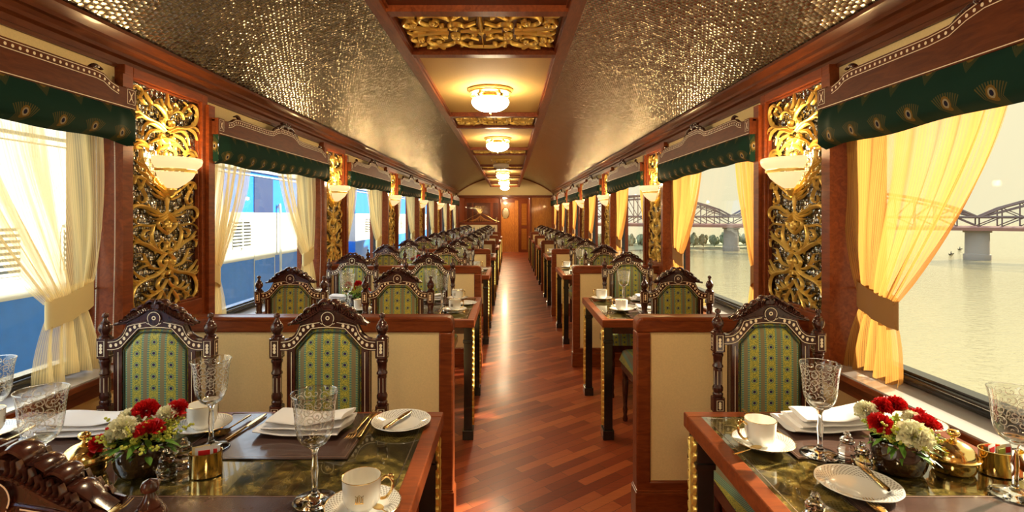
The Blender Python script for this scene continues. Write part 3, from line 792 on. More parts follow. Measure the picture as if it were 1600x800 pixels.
# ------------------------------------------------------------------ curtains
def make_curtain(s, top, mat, seed, wkk=.30):
    """local origin: jamb foot; +y runs away from the jamb; top = width at the rail"""
    rnd = random.Random(seed); r = root('sheer_curtain', '', 'curtain')
    zt, zk, zb = 1.80, 1.065, .775
    npl = 8; ph = rnd.uniform(0, 6); amp = .016
    def body(u, v):
        z = zt+(zk-zt)*v
        f = max(0, 1-v**1.6)
        a = .035*(1-v)+.11*v**3 - .01*sin(v*pi)
        wk = wkk
        b = wk + (top-wk)*f
        y = a+(b-a)*u + .012*sin(3*v+u*5+ph)*(1-v)
        am = amp*(1+.5*sin(u*3+ph)) * (.8+.2*v) 
        x = am*sin(2*pi*npl*u+ph+1.2*sin(u*7+v*2)) + .004*sin(31*u+6*v)
        if v > .9: x *= 1-(v-.9)*3
        return (x, y, z)
    m = MB().grid(body, 110, 30, uvfn=lambda u, v: (u*1.4+seed, v*.75))
    def tail(u, v):
        z = zk-.01+(zb-zk)*v + .018*sin(u*9+ph)*v*(1 if u > .3 else .4) + (.05*v*(1-abs(u-.9)/.1) if u > .8 else 0)*.6
        wd = (wkk-.11)*.8+.15*(1-(1-v)**2.0)*1.0
        cy = (wkk+.11)/2-.02*v
        y = cy-wd/2*1.0+wd*u + .006*sin(u*20)*v
        if y < .03: y = .03
        x = (.010+.014*v)*sin(2*pi*5*u+ph+v)
        return (x, y, z)
    m.grid(tail, 70, 12, uvfn=lambda u, v: (u*1.4+seed, .75+v*.27))
    m.build('cloth', mat, r, smooth=80)
    m = MB()
    def tie(u, v):
        a = 2*pi*u; t = v-.5
        return (.030*cos(a)*(1+.1*sin(a*5)), (wkk+.10)/2+((wkk-.10)/2+.006)*sin(a), 1.055+.105*t-.030*sin(a)+.004*sin(a*9)*t)
    m.grid(tie, 32, 4, closeu=True, uvfn=lambda u, v: (u*.3+seed, v*.1))
    m.build('tie_back', M['tieL'] if s < 0 else M['tieR'], r, smooth=80)
    MB().tube([(s*.06, .005, 1.09), (s*.03, .04, 1.09), (0, .115, 1.075)], .004, 6).build('hook', M['brass'], r)
    return r
M['tieL'] = plain('pale gold band', (.80,.66,.32), .7)
M['tieR'] = plain('amber band', (.30,.14,.035), .7)  # right-hand ties coloured darker to stand for their backlit shade
for s in (-1, 1):
    pel = make_pelmet(s)
    mt = M['curtL'] if s < 0 else M['curtR']
    cn = make_curtain(s, .46 if s > 0 else .60, mt, 1, .21); cf = make_curtain(s, .78, mt, 5, .31)
    for i, (w0, w1) in enumerate(wins):
        if i == 0: continue
        k = i-1; nm = ORD[k]
        dup(pel, (X(s,1.56), (w0+w1)/2, 1.845), None, 'mahogany pelmet with green peacock-feather skirt over the %s %s-hand window' % (nm, SIDE[s]), 'window pelmets')
        xc = X(s, 1.575)
        dup(cn, (xc, w0, 0), 0, 'sheer gold curtain tied at the near jamb of the %s %s-hand window' % (nm, SIDE[s]), 'sheer window curtains')
        c = dup(cf, (xc, w1, 0), None, 'sheer gold curtain tied at the far jamb of the %s %s-hand window' % (nm, SIDE[s]), 'sheer window curtains')
        c.scale = (1, -1, 1)
# bead chains of the blinds beside the first two left windows
for k, yy in ((0, 2.245), (1, 2.245+P)):
    for j, dx in enumerate((1.615, 1.535)):
        m = MB()
        prof = []
        for q in range(150):
            z = q*.0072; prof += [(.0007, z), (.0026, z+.0024), (.0026, z+.0048)]
        m.lathe(prof, n=5); m.xform(lambda x, y, z: (x+.012*sin(z*2.4), y, z))
        o = m.build('bead_chain', M['beads'], None, 60, (X(-1, dx), yy-.005*j, .775))
        tag(o, 'ivory blind bead chain at the far jamb of the %s left window, %s chain' % (ORD[k], ['outer', 'inner'][j]), 'bead chain', 'blind bead chains')
# ------------------------------------------------------------------ dining chair (origin on the floor below the back; faces -y)
def make_chair():
    r = root('dining_chair', '', 'chair')
    YF, YR = -.020, .020
    prof = [(.001,0),(.016,0),(.020,.02),(.014,.06),(.018,.10),(.017,.30),(.021,.33),(.021,.36),(.015,.38),(.015,.44),(.021,.46),(.021,.50),(.016,.52),(.016,.60),(.021,.615),(.021,.632),(.0165,.64)]
    prof2 = [(.0165,.694),(.020,.702),(.0205,.708),(.017,.714),(.020,.722),(.020,.732),(.0165,.740),(.0172,.80),(.0165,.806),(.0205,.811),(.0205,.817),(.0165,.824),(.0175,.850),(.0205,.856),(.0205,.862),(.017,.866)]
    prof3 = [(.017,.947),(.021,.952),(.013,.957),(.017,.963),(.0225,.975),(.0225,.985),(.019,.994),(.015,.998),(.015,1.001),(.0105,1.006),(.007,1.014),(.006,1.018),(.0105,1.021),(.0115,1.027),(.009,1.033),(.001,1.037)]
    def post(px):
        m = MB()
        flute = lambda a, z: 1-.09*abs(cos(a*4)) if (.70 < z < .85) else 1
        m.lathe(prof, (px, 0, 0), 14); m.lathe(prof2, (px, 0, 0), 20, fn=flute); m.lathe(prof3, (px, 0, 0), 16)
        for z0, z1 in ((.640,.694),(.872,.944)):
            c = .007
            m.prism([(px-.022,-.022+c),(px-.022+c,-.022),(px+.022-c,-.022),(px+.022,-.022+c),(px+.022,.022-c),(px+.022-c,.022),(px-.022+c,.022),(px-.022,.022-c)], z0, z1, 'z')
        m.lathe([(.001,.862),(.018,.864),(.023,.872)], (px,0,0), 14)
        m.lathe([(.023,.944),(.018,.950),(.001,.951)], (px,0,0), 14)
        o = m.build('back_post', M['rose'], r, smooth=35)
        m = MB()
        for sg, y in ((-1, -.0228), (1, .0228)):
            for zc, hh in ((.908, .028), (.667, .019)):
                g = lambda a, b: (px+a, y, b)
                m.ribbon([(-.012,zc-hh),(.012,zc-hh),(.012,zc+hh),(-.012,zc+hh)], .0023, g, True)
                for q in (-1, 0, 1): m.disc((0, zc+q*hh*.42), .0058, .0070, g, 6)
        for sg, x in ((-1, -.0228), (1, .0228)):
            g = lambda a, b: (px+x, a, b)
            m.ribbon([(-.012,.88),(.012,.88),(.012,.936),(-.012,.936)], .0023, g, True)
            for q in (-1, 0, 1): m.disc((0, .908+q*.012), .0045, .0062, g, 6)
        for a in range(8):
            an = pi/8+a*pi/4
            for z0, z1 in ((.745,.798),(.53,.59)):
                x, y = px+.0178*cos(an), .0178*sin(an)
                m.v += [(x-.0009*sin(an), y+.0009*cos(an), z0), (x+.0009*sin(an), y-.0009*cos(an), z0), (x+.0009*sin(an), y-.0009*cos(an), z1), (x-.0009*sin(an), y+.0009*cos(an), z1)]
                n = len(m.v); m.face([n-4, n-3, n-2, n-1])
        m.build('inlay', M['inlay'], o, smooth=0)
    post(-.195); post(.195)
    # arched frame
    top = [(.176,.937),(.155,.939),(.143,.942),(.133,.948),(.122,.957),(.114,.969),(.108,.982),(.102,.996),(.075,1.003),(.050,1.007),(.032,1.010),(.018,1.012),(0,1.014)]
    bot = [(.176,.899),(.155,.899),(.143,.901),(.132,.904),(.122,.910),(.112,.921),(.098,.937),(.080,.957),(.062,.976),(.050,.978),(.033,.980),(.016,.981),(0,.981)]
    T = [(-a, b) for a, b in top] + top[::-1][1:]; Bm = [(-a, b) for a, b in bot] + bot[::-1][1:]
    m = MB(); m.strip(T, Bm, YF+.004, YR-.004, 'y')
    for sg in (-1, 1): m.box(sg*.122, sg*.150, YF+.004, YR-.004, .47, .912)
    m.box(-.15, .15, YF+.004, YR-.004, .47, .53)
    # raised mouldings along the edges
    for sg in (-1, 1):
        m.tube([(sg*.149, YF+.004, .50), (sg*.149, YF+.004, .90)], .003, 6); m.tube([(sg*.149, YR-.004, .50), (sg*.149, YR-.004, .90)], .003, 6)
    for y in (YF+.004, YR-.004): m.tube([(a, y, b) for a, b in T[1:-1]], .003, 6)
    # medallion
    for y0, y1 in ((YF-.002, YF+.006), (YR-.006, YR+.002)):
        m.prism([(.024*cos(a*pi/12), 1.020+.024*sin(a*pi/12)) for a in range(24)], y0, y1, 'y')
    o = m.build('back_frame', M['rose'], r, smooth=30)
    m = MB()
    for y in (YF+.0028, YR-.0028):
        g = lambda a, b: (a, y, b)
        off = lambda pts, d: [(a, b+d) for a, b in pts]
        m.ribbon([(a*.985, b-.006) for a, b in T if abs(a) > .03][:11], .0023, g); m.ribbon([(a*.985, b-.006) for a, b in T if abs(a) > .03][-11:], .0023, g)
        m.ribbon(off([(a*1.01, b) for a, b in Bm], .005), .0023, g)
        mid = [((a[0]+b[0])/2, (a[1]+b[1])/2) for a, b in zip(top, bot)]
        q = catmull(mid, 4); d_ = 0; nxt = .014
        for p0, p1 in zip(q, q[1:]):
            l = sqrt((p1[0]-p0[0])**2+(p1[1]-p0[1])**2)
            while nxt <= d_+l and p0[0] > .045:
                t = (nxt-d_)/l; cx_, cz_ = p0[0]+(p1[0]-p0[0])*t, p0[1]+(p1[1]-p0[1])*t
                for sg in (-1, 1): m.disc((sg*cx_, cz_), .0055, .0070, g, 8)
                nxt += .0195
            d_ += l
        for sg in (-1, 1): m.ribbon([(sg*.135,.54),(sg*.135,.895)], .0023, g)
    for y in (YF-.0032, YR+.0032):
        g = lambda a, b: (a, y, b)
        m.ribbon([(.0058*cos(a*pi/8), 1.021+.0058*sin(a*pi/8)) for a in range(16)], .0036, g, True)
        m.ribbon([(.023*cos(a*pi/12), 1.020+.023*sin(a*pi/12)) for a in range(-2, 15)], .0023, g)
        m.ribbon([(-.026,1.002),(-.020,.999),(-.019,1.005),(-.017,.999),(-.009,.993),(0,.991),(.009,.993),(.017,.999),(.019,1.005),(.020,.999),(.026,1.002)], .0022, g)
    m.build('inlay', M['inlay'], o, smooth=0)
    # carved crest
    ch = [(.139,.996),(.118,1.010),(.100,1.022),(.086,1.034),(.072,1.040),(.058,1.046),(.044,1.056),(.028,1.066),(0,1.072)]
    cb = [(.139,.993),(.118,.996),(.100,.998),(.086,1.000),(.072,1.003),(.058,1.005),(.044,1.007),(.028,1.010),(0,1.012)]
    T2 = [(-a, b) for a, b in ch] + ch[::-1][1:]; B2 = [(-a, b) for a, b in cb] + cb[::-1][1:]
    m = MB(); m.strip(T2, B2, YF+.003, YR-.003, 'y')
    for y, sy in ((YF+.002, -1), (YR-.002, 1)):
        G = lambda u, v, h: (u, y+sy*h, v)
        for sg in (-1, 1):
            # moulded rail, gadroons, curling leaves
            m.stroke([(0,1.052),(sg*.030,1.048),(sg*.050,1.036),(sg*.072,1.023),(sg*.100,1.010),(sg*.145,.997)], .0055, .010, .8, F=G, taper=False)
            for i in range(15):
                t = i/14; a = .018+.112*t
                j = min(range(len(ch)), key=lambda k: abs(ch[k][0]-a)); zt = ch[j][1]
                zb = 1.052-.050*t
                m.stroke([(sg*(a-.004), zb), (sg*(a+.004), (zb+zt)/2), (sg*(a+.001), zt+.006)], .0050, .013, .35, 3, F=G, m=4)
    G = lambda u, v, h: (u, h, v)
    for sg in (-1, 1):
        m.stroke([(0,1.074),(sg*.016,1.082),(sg*.030,1.077),(sg*.036,1.066),(sg*.028,1.060),(sg*.022,1.066)], .0075, .020, .6, F=G, both=True)
        m.stroke([(sg*.036,1.062),(sg*.052,1.064),(sg*.064,1.056),(sg*.062,1.046),(sg*.054,1.048)], .0070, .020, .6, F=G, both=True)
        m.stroke([(sg*.062,1.048),(sg*.078,1.052),(sg*.090,1.044),(sg*.088,1.034),(sg*.080,1.036)], .0065, .019, .6, F=G, both=True)
        m.stroke([(sg*.088,1.030),(sg*.104,1.028),(sg*.124,1.012),(sg*.146,.999)], .0060, .018, .5, F=G, both=True)
    m.stroke([(0,1.060),(0,1.076),(0,1.086)], .009, .020, .6, F=G, both=True)
    m.build('carved_crest', M['rose'], r, smooth=50)
    # upholstered back
    inner = [(.122,.53),(.122,.910),(.112,.921),(.098,.937),(.080,.957),(.062,.975),(.048,.978),(.030,.979),(0,.980)]
    out = [(-a, b) for a, b in inner] + inner[::-1][1:]
    cx_, cz_ = 0, .74
    m = MB()
    for y, sg in ((-.004, -1), (.004, 1)):
        b0 = len(m.v); n = len(out)
        rings = [(1.0, .0), (.93, .006), (.88, .012), (.80, .015), (.5, .019), (.2, .020)]
        for k, hgt in rings:
            for a, b in out: m.v.append((a*k, y+sg*hgt, cz_+(b-cz_)*(1-(1-k)*.75)))
        for i in range(len(rings)-1):
            for j in range(n):
                j2 = (j+1) % n
                m.face([b0+i*n+j, b0+i*n+j2, b0+(i+1)*n+j2, b0+(i+1)*n+j])
        m.face([b0+(len(rings)-1)*n+j for j in range(n)])
    m.build('backrest', M['brocade'], r, smooth=60)
    m = MB()
    for y in (-.015, .015):
        pts = [(a*.935, y, cz_+(b-cz_)*.953) for a, b in out]
        m.tube(pts, .0028, 6)
    m.build('piping', M['pipe'], r)
    # seat
    def seat(u, v):
        x = (2*u-1)*.25; y = -.035-.435*v
        e = 1-max(abs(2*u-1), abs(2*v-1))**8
        return (x*(1-.06*(1-v)), y, .405+.085*e**.35*(1) + .026*sin(pi*u)*sin(pi*v) if e > 0 else .405)
    MB().grid(seat, 24, 24).build('seat', M['brocade'], r, smooth=70)
    m = MB(); m.box(-.24, .24, -.462, -.02, .35, .405)
    m.build('seat_frame', M['rose'], r, smooth=0, bevel=.006)
    lp = [(.001,0),(.015,0),(.018,.015),(.012,.04),(.017,.08),(.013,.10),(.019,.20),(.022,.27),(.015,.29),(.022,.31),(.022,.35)]
    for sg in (-1, 1):
        MB().lathe(lp, (sg*.215, -.435, 0), 12).build('front_leg', M['rose'], r)
    return r
M['pipe'] = plain('dark green piping', (.02,.035,.02), .6)
chair = make_chair()
LX = (-.667, -1.304); RX = 1.003
seatname = {-.667: 'aisle seat', -1.304: 'window seat', 1.003: ''}
def tname(k, s): return 'the %s %s-hand table' % (ORD[k], SIDE[s])
for k in range(NB):
    for s, xs in ((-1, LX), (1, (RX,))):
        for x in xs:
            sn = (', ' + seatname[x]) if seatname[x] else ''
            dup(chair, (x, (1.97 if s < 0 else 2.06)+P*k, 0), 0, 'green brocade chair facing the camera at %s%s' % (tname(k, s), sn), 'carved dining chairs')
            if k == 0 and x != -.667: continue
            dup(chair, (x-(.022 if k == 0 else 0), .73+P*k, 0), pi, 'chair with its back to the camera at %s%s' % (tname(k, s), sn), 'carved dining chairs')

# ------------------------------------------------------------------ seat partitions
def make_partition(s):
    r = root('seat_partition', '', 'partition')
    x0, x1 = (0, 1.44) if s < 0 else (0, .835)      # measured from the aisle end towards the wall
    q = -1 if s < 0 else 1
    m = MB(); Y0, Y1 = -.01, .075
    R = .03
    m.box(q*0, q*.065, Y0, Y1, .13, .859)
    pr = [(q*0,.895),(q*.004,.912),(q*.014,.924),(q*.03,.928),(q*x1,.928),(q*x1,.858),(q*0,.858)]
    m.prism(pr, Y0, Y1, 'y')
    m.tube([(q*.02, Y0+.008, .918), (q*x1, Y0+.008, .918)], .012, 8); m.tube([(q*.02, Y1-.008, .918), (q*x1, Y1-.008, .918)], .012, 8)
    m.box(q*(x1-.06), q*x1, Y0, Y1, .13, .859)
    m.box(q*.05, q*x1, Y0, Y1, .13, .175)
    m.build('frame', M['woodx'], r, smooth=30, bevel=.008)
    MB().box(q*.065, q*(x1-.06), Y0+.012, Y1-.012, .175, .86).build('cloth_panel', M['cream'], r, smooth=0)
    m = MB(); m.box(q*-.006, q*x1, Y0-.006, Y1+.006, 0, .125); m.box(q*-.002, q*x1, Y0-.002, Y1+.002, .125, .135)
    m.build('plinth', M['woodx'], r, smooth=0, bevel=.003)
    return r
for s in (-1, 1):
    pt_ = make_partition(s)
    for n in range(1, 7):
        dup(pt_, (-.26 if s < 0 else .585, P*n, 0), 0, 'low partition of cream cloth in a mahogany frame, %s on the %s of the aisle' % (ORD[n-1], SIDE[s]), 'low seat partitions')

# ------------------------------------------------------------------ tables
ZT = .748
def make_table(s):
    r = root('dining_table', '', 'table')
    xa, xb = (-.218, -1.595) if s < 0 else (.576, 1.315)
    x0, x1 = min(xa, xb), max(xa, xb); y0, y1 = .84, 1.76; w = .045
    m = MB()
    zt, zb = ZT, ZT-.048
    for a, b, c, d in ((x0, x1, y0, y0+w), (x0, x1, y1-w, y1), (x0, x0+w, y0+w, y1-w), (x1-w, x1, y0+w, y1-w)): m.box(a, b, c, d, zb, zt)
    m.build('rim', M['woodx'], r, smooth=0, bevel=.004)
    MB().box(x0+w-.002, x1-w+.002, y0+w-.002, y1-w+.002, zb+.01, zt-.001).build('glass_inlay', M['marble'], r, smooth=0)
    m = MB(); e = w+.010; zz = zt-.0006
    for a, b, c, d in ((x0+e, x1-e, y0+e, y0+e+.003), (x0+e, x1-e, y1-e-.003, y1-e), (x0+e, x0+e+.003, y0+e, y1-e), (x1-e-.003, x1-e, y0+e, y1-e)): m.box(a, b, c, d, zz-.001, zz+.0004)
    m.build('silver_line', M['chrome'], r, smooth=0)
    MB().box(x0+.06, x1-.06, y0+.06, y1-.06, zb-.05, zb).build('apron', M['deep'], r, smooth=0)
    si = 1 if s < 0 else -1           # aisle direction
    for y in (y0+.055, y1-.055):
        m = MB(); xc = xa-si*.040; hw_ = .026
        m.box(xc-hw_, xc+hw_, y-.04, y+.04, .06, zb); m.box(xc-hw_-.008, xc+hw_+.008, y-.048, y+.048, 0, .06)
        m.box(xc-hw_-.005, xc+hw_+.005, y-.045, y+.045, .60, .62)
        o = m.build('leg', M['black'], r, smooth=0, bevel=.003)
        m = MB(); xf = xc+si*hw_
        rn = random.Random(5)
        z = .09
        while z < .66:
            for sg in (-1, 1):
                m.stroke([(y, z), (y+sg*.018, z+.018), (y+sg*.026, z+.038), (y+sg*.012, z+.042), (y+sg*.008, z+.030)], .0065, .010, .5, 3, lambda u, v, h: (xf+si*h, u, v), m=4)
            z += .034
        m.stroke([(y, .08), (y, .35), (y, .69)], .006, .010, 1, 4, lambda u, v, h: (xf+si*h, u, v), m=4, taper=False)
        m.build('gilt_carving', M['gold'], o)
    for y in (y0+.055, y1-.055):
        xc = xb+si*.03
        MB().box(xc-.025, xc+.025, y-.03, y+.03, 0, zb).build('leg', M['black'], r, smooth=0, bevel=.003)
    return r
for s in (-1, 1):
    tb = make_table(s)
    for k in range(NB):
        dup(tb, (0, P*k, 0), 0, ('%s table for %s on the %s of the aisle, mahogany rim around gold-flecked black glass' % (ORD[k], 'four' if s < 0 else 'two', SIDE[s])), 'dining tables')

# ------------------------------------------------------------------ tableware prototypes
def new(name, cat): return root(name, '', cat, (0, 0, -50))
def make_goblet():
    r = new('wine_goblet', 'glass')
    m = MB(); foot = [(.001,.001),(.045,.001),(.0455,.003),(.040,.006),(.020,.011),(.010,.016),(.0065,.024),(.0060,.045),(.0078,.065),(.0080,.075),(.0060,.098),(.0058,.110),(.009,.117),(.011,.121),(.020,.126),(.028,.133),(.024,.135),(.012,.132),(.001,.131)]
    m.lathe(catmull(foot, 2), n=24); m.build('stem', M['crystal'], r)
    bw = [(.006,.124),(.018,.127),(.029,.135),(.037,.148),(.041,.165),(.043,.185),(.0445,.205),(.047,.225),(.051,.243),(.0515,.245),(.0500,.2445)]
    m = MB().lathe(catmull(bw, 2), n=36); m.build('bowl', M['etched'], r)
    MB().tube([(.0510*cos(a*pi/18), .0510*sin(a*pi/18), .2448) for a in range(36)], .0011, 6, True).build('rim', M['crystal'], r)
    return r
def make_cup():
    r = new('coffee_cup', 'cup')
    pr = [(.001,.004),(.022,.003),(.024,.0),(.026,.004),(.034,.010),(.039,.020),(.0405,.035),(.0415,.060),(.042,.070),(.0405,.0702),(.0395,.060),(.038,.035),(.035,.018),(.02,.010),(.001,.009)]
    m = MB().lathe(pr, n=30); m.build('cup_body', M['porcelain'], r, smooth=45)
    m = MB()
    m.tube(catmull([(.0405,0,.058),(.054,0,.066),(.066,0,.055),(.064,0,.035),(.052,0,.020),(.040,0,.018)], 4), .0034, 7)
    m.tube(catmull([(.054,0,.062),(.060,0,.070),(.067,0,.066),(.064,0,.060)], 4), .0026, 6)
    m.tube([(.0418*cos(a*pi/15), .0418*sin(a*pi/15), .0702) for a in range(30)], .0009, 5, True)
    m.build('gilt_handle', M['goldware'], r)
    # small gilt crest on the body
    m = MB()
    def G(u, v): 
        a = -pi/2+u/.0415; return (.0418*cos(a)*1.006, .0418*sin(a)*1.006, v)
    for i in range(-2, 3): m.ribbon([(i*.0035, .030), (i*.0035, .046-abs(i)*.002)], .0018, G)
    m.ribbon([(-.009,.030),(.009,.030)], .002, G); m.ribbon([(-.009,.047),(-.0045,.044),(0,.049),(.0045,.044),(.009,.047)], .0014, G)
    m.build('gilt_emblem', M['goldware'], r, smooth=0)
    return r
def make_saucer():
    r = new('saucer', 'saucer')
    pr = [(.001,.004),(.026,.004),(.028,.001),(.040,.003),(.060,.010),(.080,.018),(.0815,.0195),(.079,.0195),(.058,.0125),(.038,.006),(.030,.0065),(.001,.0065)]
    MB().lathe(pr, n=40, fn=lambda a, z: 1+.012*abs(sin(a*14))*(z > .015)).build('dish', M['plate'], r, smooth=60)
    MB().tube([(.0812*cos(a*pi/24), .0812*sin(a*pi/24), .0196) for a in range(48)], .0009, 5, True).build('gilt_edge', M['goldware'], r)
    return r
def make_plate():
    r = new('bread_plate', 'plate')
    pr = [(.001,.003),(.050,.003),(.052,.001),(.060,.004),(.088,.014),(.0905,.0155),(.0895,.017),(.062,.0085),(.054,.0055),(.001,.0055)]
    MB().lathe(pr, n=56, fn=lambda a, z: 1+.010*abs(sin(a*22))*(z > .012)).build('dish', M['plate'], r, smooth=60)
    return r
def knife_mb(L_=.21, blade=.10, w=.010):
    m = MB(); pts = []
    prof = [(0,.004),(.01,.0075),(.04,.0075),(.07,.006),(.09,.0045),(.10,.0045),(.105,w*.8),(.13,w),(.17,w*1.02),(.195,w*.75),(.208,w*.2),(.21,.0005)]
    k = L_/.21
    def body(u, v):
        i = v*(len(prof)-1); j = min(int(i), len(prof)-2); t = i-j
        y = (prof[j][0]*(1-t)+prof[j+1][0]*t)*k; hw = prof[j][1]*(1-t)+prof[j+1][1]*t
        th = .0032 if y < .1*k else .0010
        a = 2*pi*u
        return (cos(a)*hw+(.002 if y > .1*k else 0), y-L_/2, .0034+sin(a)*th)
    m.grid(body, 12, 44, closeu=True); return m
def make_knife(): 
    r = new('table_knife', 'knife'); knife_mb().build('blade_and_handle', M['goldware'], r, smooth=60); return r
def make_butter_knife():
    r = new('butter_knife', 'knife'); knife_mb(.155, .06, .009).build('blade_and_handle', M['goldware'], r, smooth=60); return r
def make_fork():
    r = new('dinner_fork', 'fork'); m = MB()
    def zz(y): return .004+.010*max(0, (y-.07)/.035)**1*(1 if y < .105 else 1) if y > .07 else .004
    prof = [(-.10,.004),(-.09,.0075),(-.06,.006),(-.02,.0035),(.03,.003),(.04,.006),(.05,.0115),(.062,.0125)]
    def body(u, v):
        i = v*(len(prof)-1); j = min(int(i), len(prof)-2); t = i-j
        y = prof[j][0]*(1-t)+prof[j+1][0]*t; hw = prof[j][1]*(1-t)+prof[j+1][1]*t
        a = 2*pi*u; return (cos(a)*hw, y, .006+.006*max(0, (y+.02)/.08)**2*(1 if y > -.02 else 0)+sin(a)*.0016)
    m.grid(body, 10, 30, closeu=True); m.build('handle', M['goldware'], r, smooth=60)
    for i in range(4):
        x = -.0098+.0065*i
        MB().tube([(x, .056, .0115), (x, .075, .0105), (x*1.02, .098, .0145)], [.0019,.0017,.0008], 6).build('tine', M['goldware'], r)
    return r
def make_spoon():
    r = new('dessert_spoon', 'spoon'); m = MB()
    prof = [(-.09,.004),(-.08,.007),(-.05,.0055),(0,.003),(.025,.003)]
    def body(u, v):
        i = v*(len(prof)-1); j = min(int(i), len(prof)-2); t = i-j
        y = prof[j][0]*(1-t)+prof[j+1][0]*t; hw = prof[j][1]*(1-t)+prof[j+1][1]*t
        a = 2*pi*u; return (cos(a)*hw, y, .007+sin(a)*.0016)
    m.grid(body, 8, 20, closeu=True); m.build('handle', M['goldware'], r, smooth=60)
    m = MB().grid(lambda u, v: (.019*v*cos(2*pi*u), .052+.030*v*sin(2*pi*u), .0012+.008*v**2), 24, 6, closeu=True)
    m.build('spoon_bowl', M['goldware'], r); return r
def make_napkin(seed):
    r = new('folded_napkin', 'napkin'); rn = random.Random(seed); m = MB()
    lays = 3
    for j in range(lays):
        w0 = .235-.012*j; d0 = .125-.016*j; z0 = .003+.0135*j; off = rn.uniform(-.006, .006)
        # each fold is a flattened loop: closed section swept along x
        def fold(u, v):
            a = 2*pi*u; x = (v-.5)*w0+off+.008*j
            tz = .0072*(abs(sin(a))**.85)*(1 if sin(a) > 0 else -1)
            yy = cos(a)*d0/2*(1-.25*(v-.5)*(1 if cos(a) > 0 else -1)*.6)
            wv = .0020*sin(x*34+j*2)+.0026*sin(yy*50+x*19+seed)
            lift = (.016*max(0, v-.55)**1*2.0) * (.4+.6*j/lays)
            return (x+.004*sin(yy*40), yy-.006*j, z0+.0075+tz*(1-.2*v)+wv+lift)
        m.grid(fold, 24, 26, closeu=True)
        b = len(m.v)-24*27
        m.face([b+i for i in range(24)]); m.face([b+24*26+i for i in range(24)])
    m.build('cloth', M['linen'], r, smooth=70); return r
def make_mat():
    r = new('leather_placemat', 'placemat'); m = MB()
    def f(u, v): return ((u-.5)*.47, (v-.5)*.325, .0028+.0012*sin(u*7+1)*sin(v*5)+.0006*sin(u*19+v*11))
    m.grid(f, 30, 20)
    b = len(m.v); m.grid(lambda u, v: ((u-.5)*.47, (v-.5)*.325, .0004), 1, 1)
    for a, b_ in (((-.5,-.5),(.5,-.5)),((.5,-.5),(.5,.5)),((.5,.5),(-.5,.5)),((-.5,.5),(-.5,-.5))):
        m.grid(lambda u, v: ((a[0]+(b_[0]-a[0])*u)*.47, (a[1]+(b_[1]-a[1])*u)*.325, .0004+.0024*v), 8, 1)
    m.build('sheet', M['leather'], r, smooth=30)
    m = MB(); q = [(-.228,-.155),(.228,-.155),(.228,.155),(-.228,.155)]
    m.ribbon(q, .0015, lambda a, b: (a, b, .0048), True); m.build('stitching', M['stitch'], r, smooth=0)
    return r
M['stitch'] = plain('tan stitching', (.30,.18,.11), .6)
def carnation(rn, R=.030, n=60):
    m = MB()
    for i in range(n):
        t = (i+.5)/n; ph = i*2.399; el = math.acos(1-1.25*t)
        base = .15*R; L_ = R*(.80+.25*rn.random()); wd = R*(.30+.25*t)
        ca, sa = cos(ph), sin(ph); ce, se = cos(el), sin(el)
        ax = (se*ca, se*sa, ce); tx = (-sa, ca, 0); ux = vcross(ax, tx)
        f = rn.uniform(0, 6); rl = rn.uniform(-.5, .5)
        def P_(u, v):
            w_ = (u-.5)*2*wd*(.25+.75*v); l = base+(L_-base)*v
            ruf = .12*R*v*sin(u*19+f)+.10*R*v*v*cos(u*8+f)
            l -= .10*R*v*abs(sin(u*12+f))
            c1, s1 = cos(rl), sin(rl)
            return tuple(ax[d]*l+(tx[d]*c1+ux[d]*s1)*w_+(ux[d]*c1-tx[d]*s1)*ruf for d in range(3))
        m.grid(P_, 6, 3)
    return m
rnc = random.Random(21)
CARN = [carnation(rnc) for _ in range(3)]
carn_mesh = {}
def leaf(m, p, d, L_, w):
    d = vnorm(d); sx = vnorm(vcross(d, (0.1,0.2,1))); up = vcross(sx, d)
    b = len(m.v)
    for t, ww in ((0,.1),(.25,.8),(.5,1),(.75,.7),(1,.05)):
        c = tuple(p[i]+d[i]*L_*t-(0,0,1)[i]*L_*.35*t*t for i in range(3))
        for q in (-1, 0, 1): m.v.append(tuple(c[i]+sx[i]*q*w*ww+up[i]*(-.25*w*ww if q == 0 else 0) for i in range(3)))
    for j in range(4):
        for q in range(2): m.face([b+3*j+q, b+3*j+q+1, b+3*j+4+q, b+3*j+3+q])
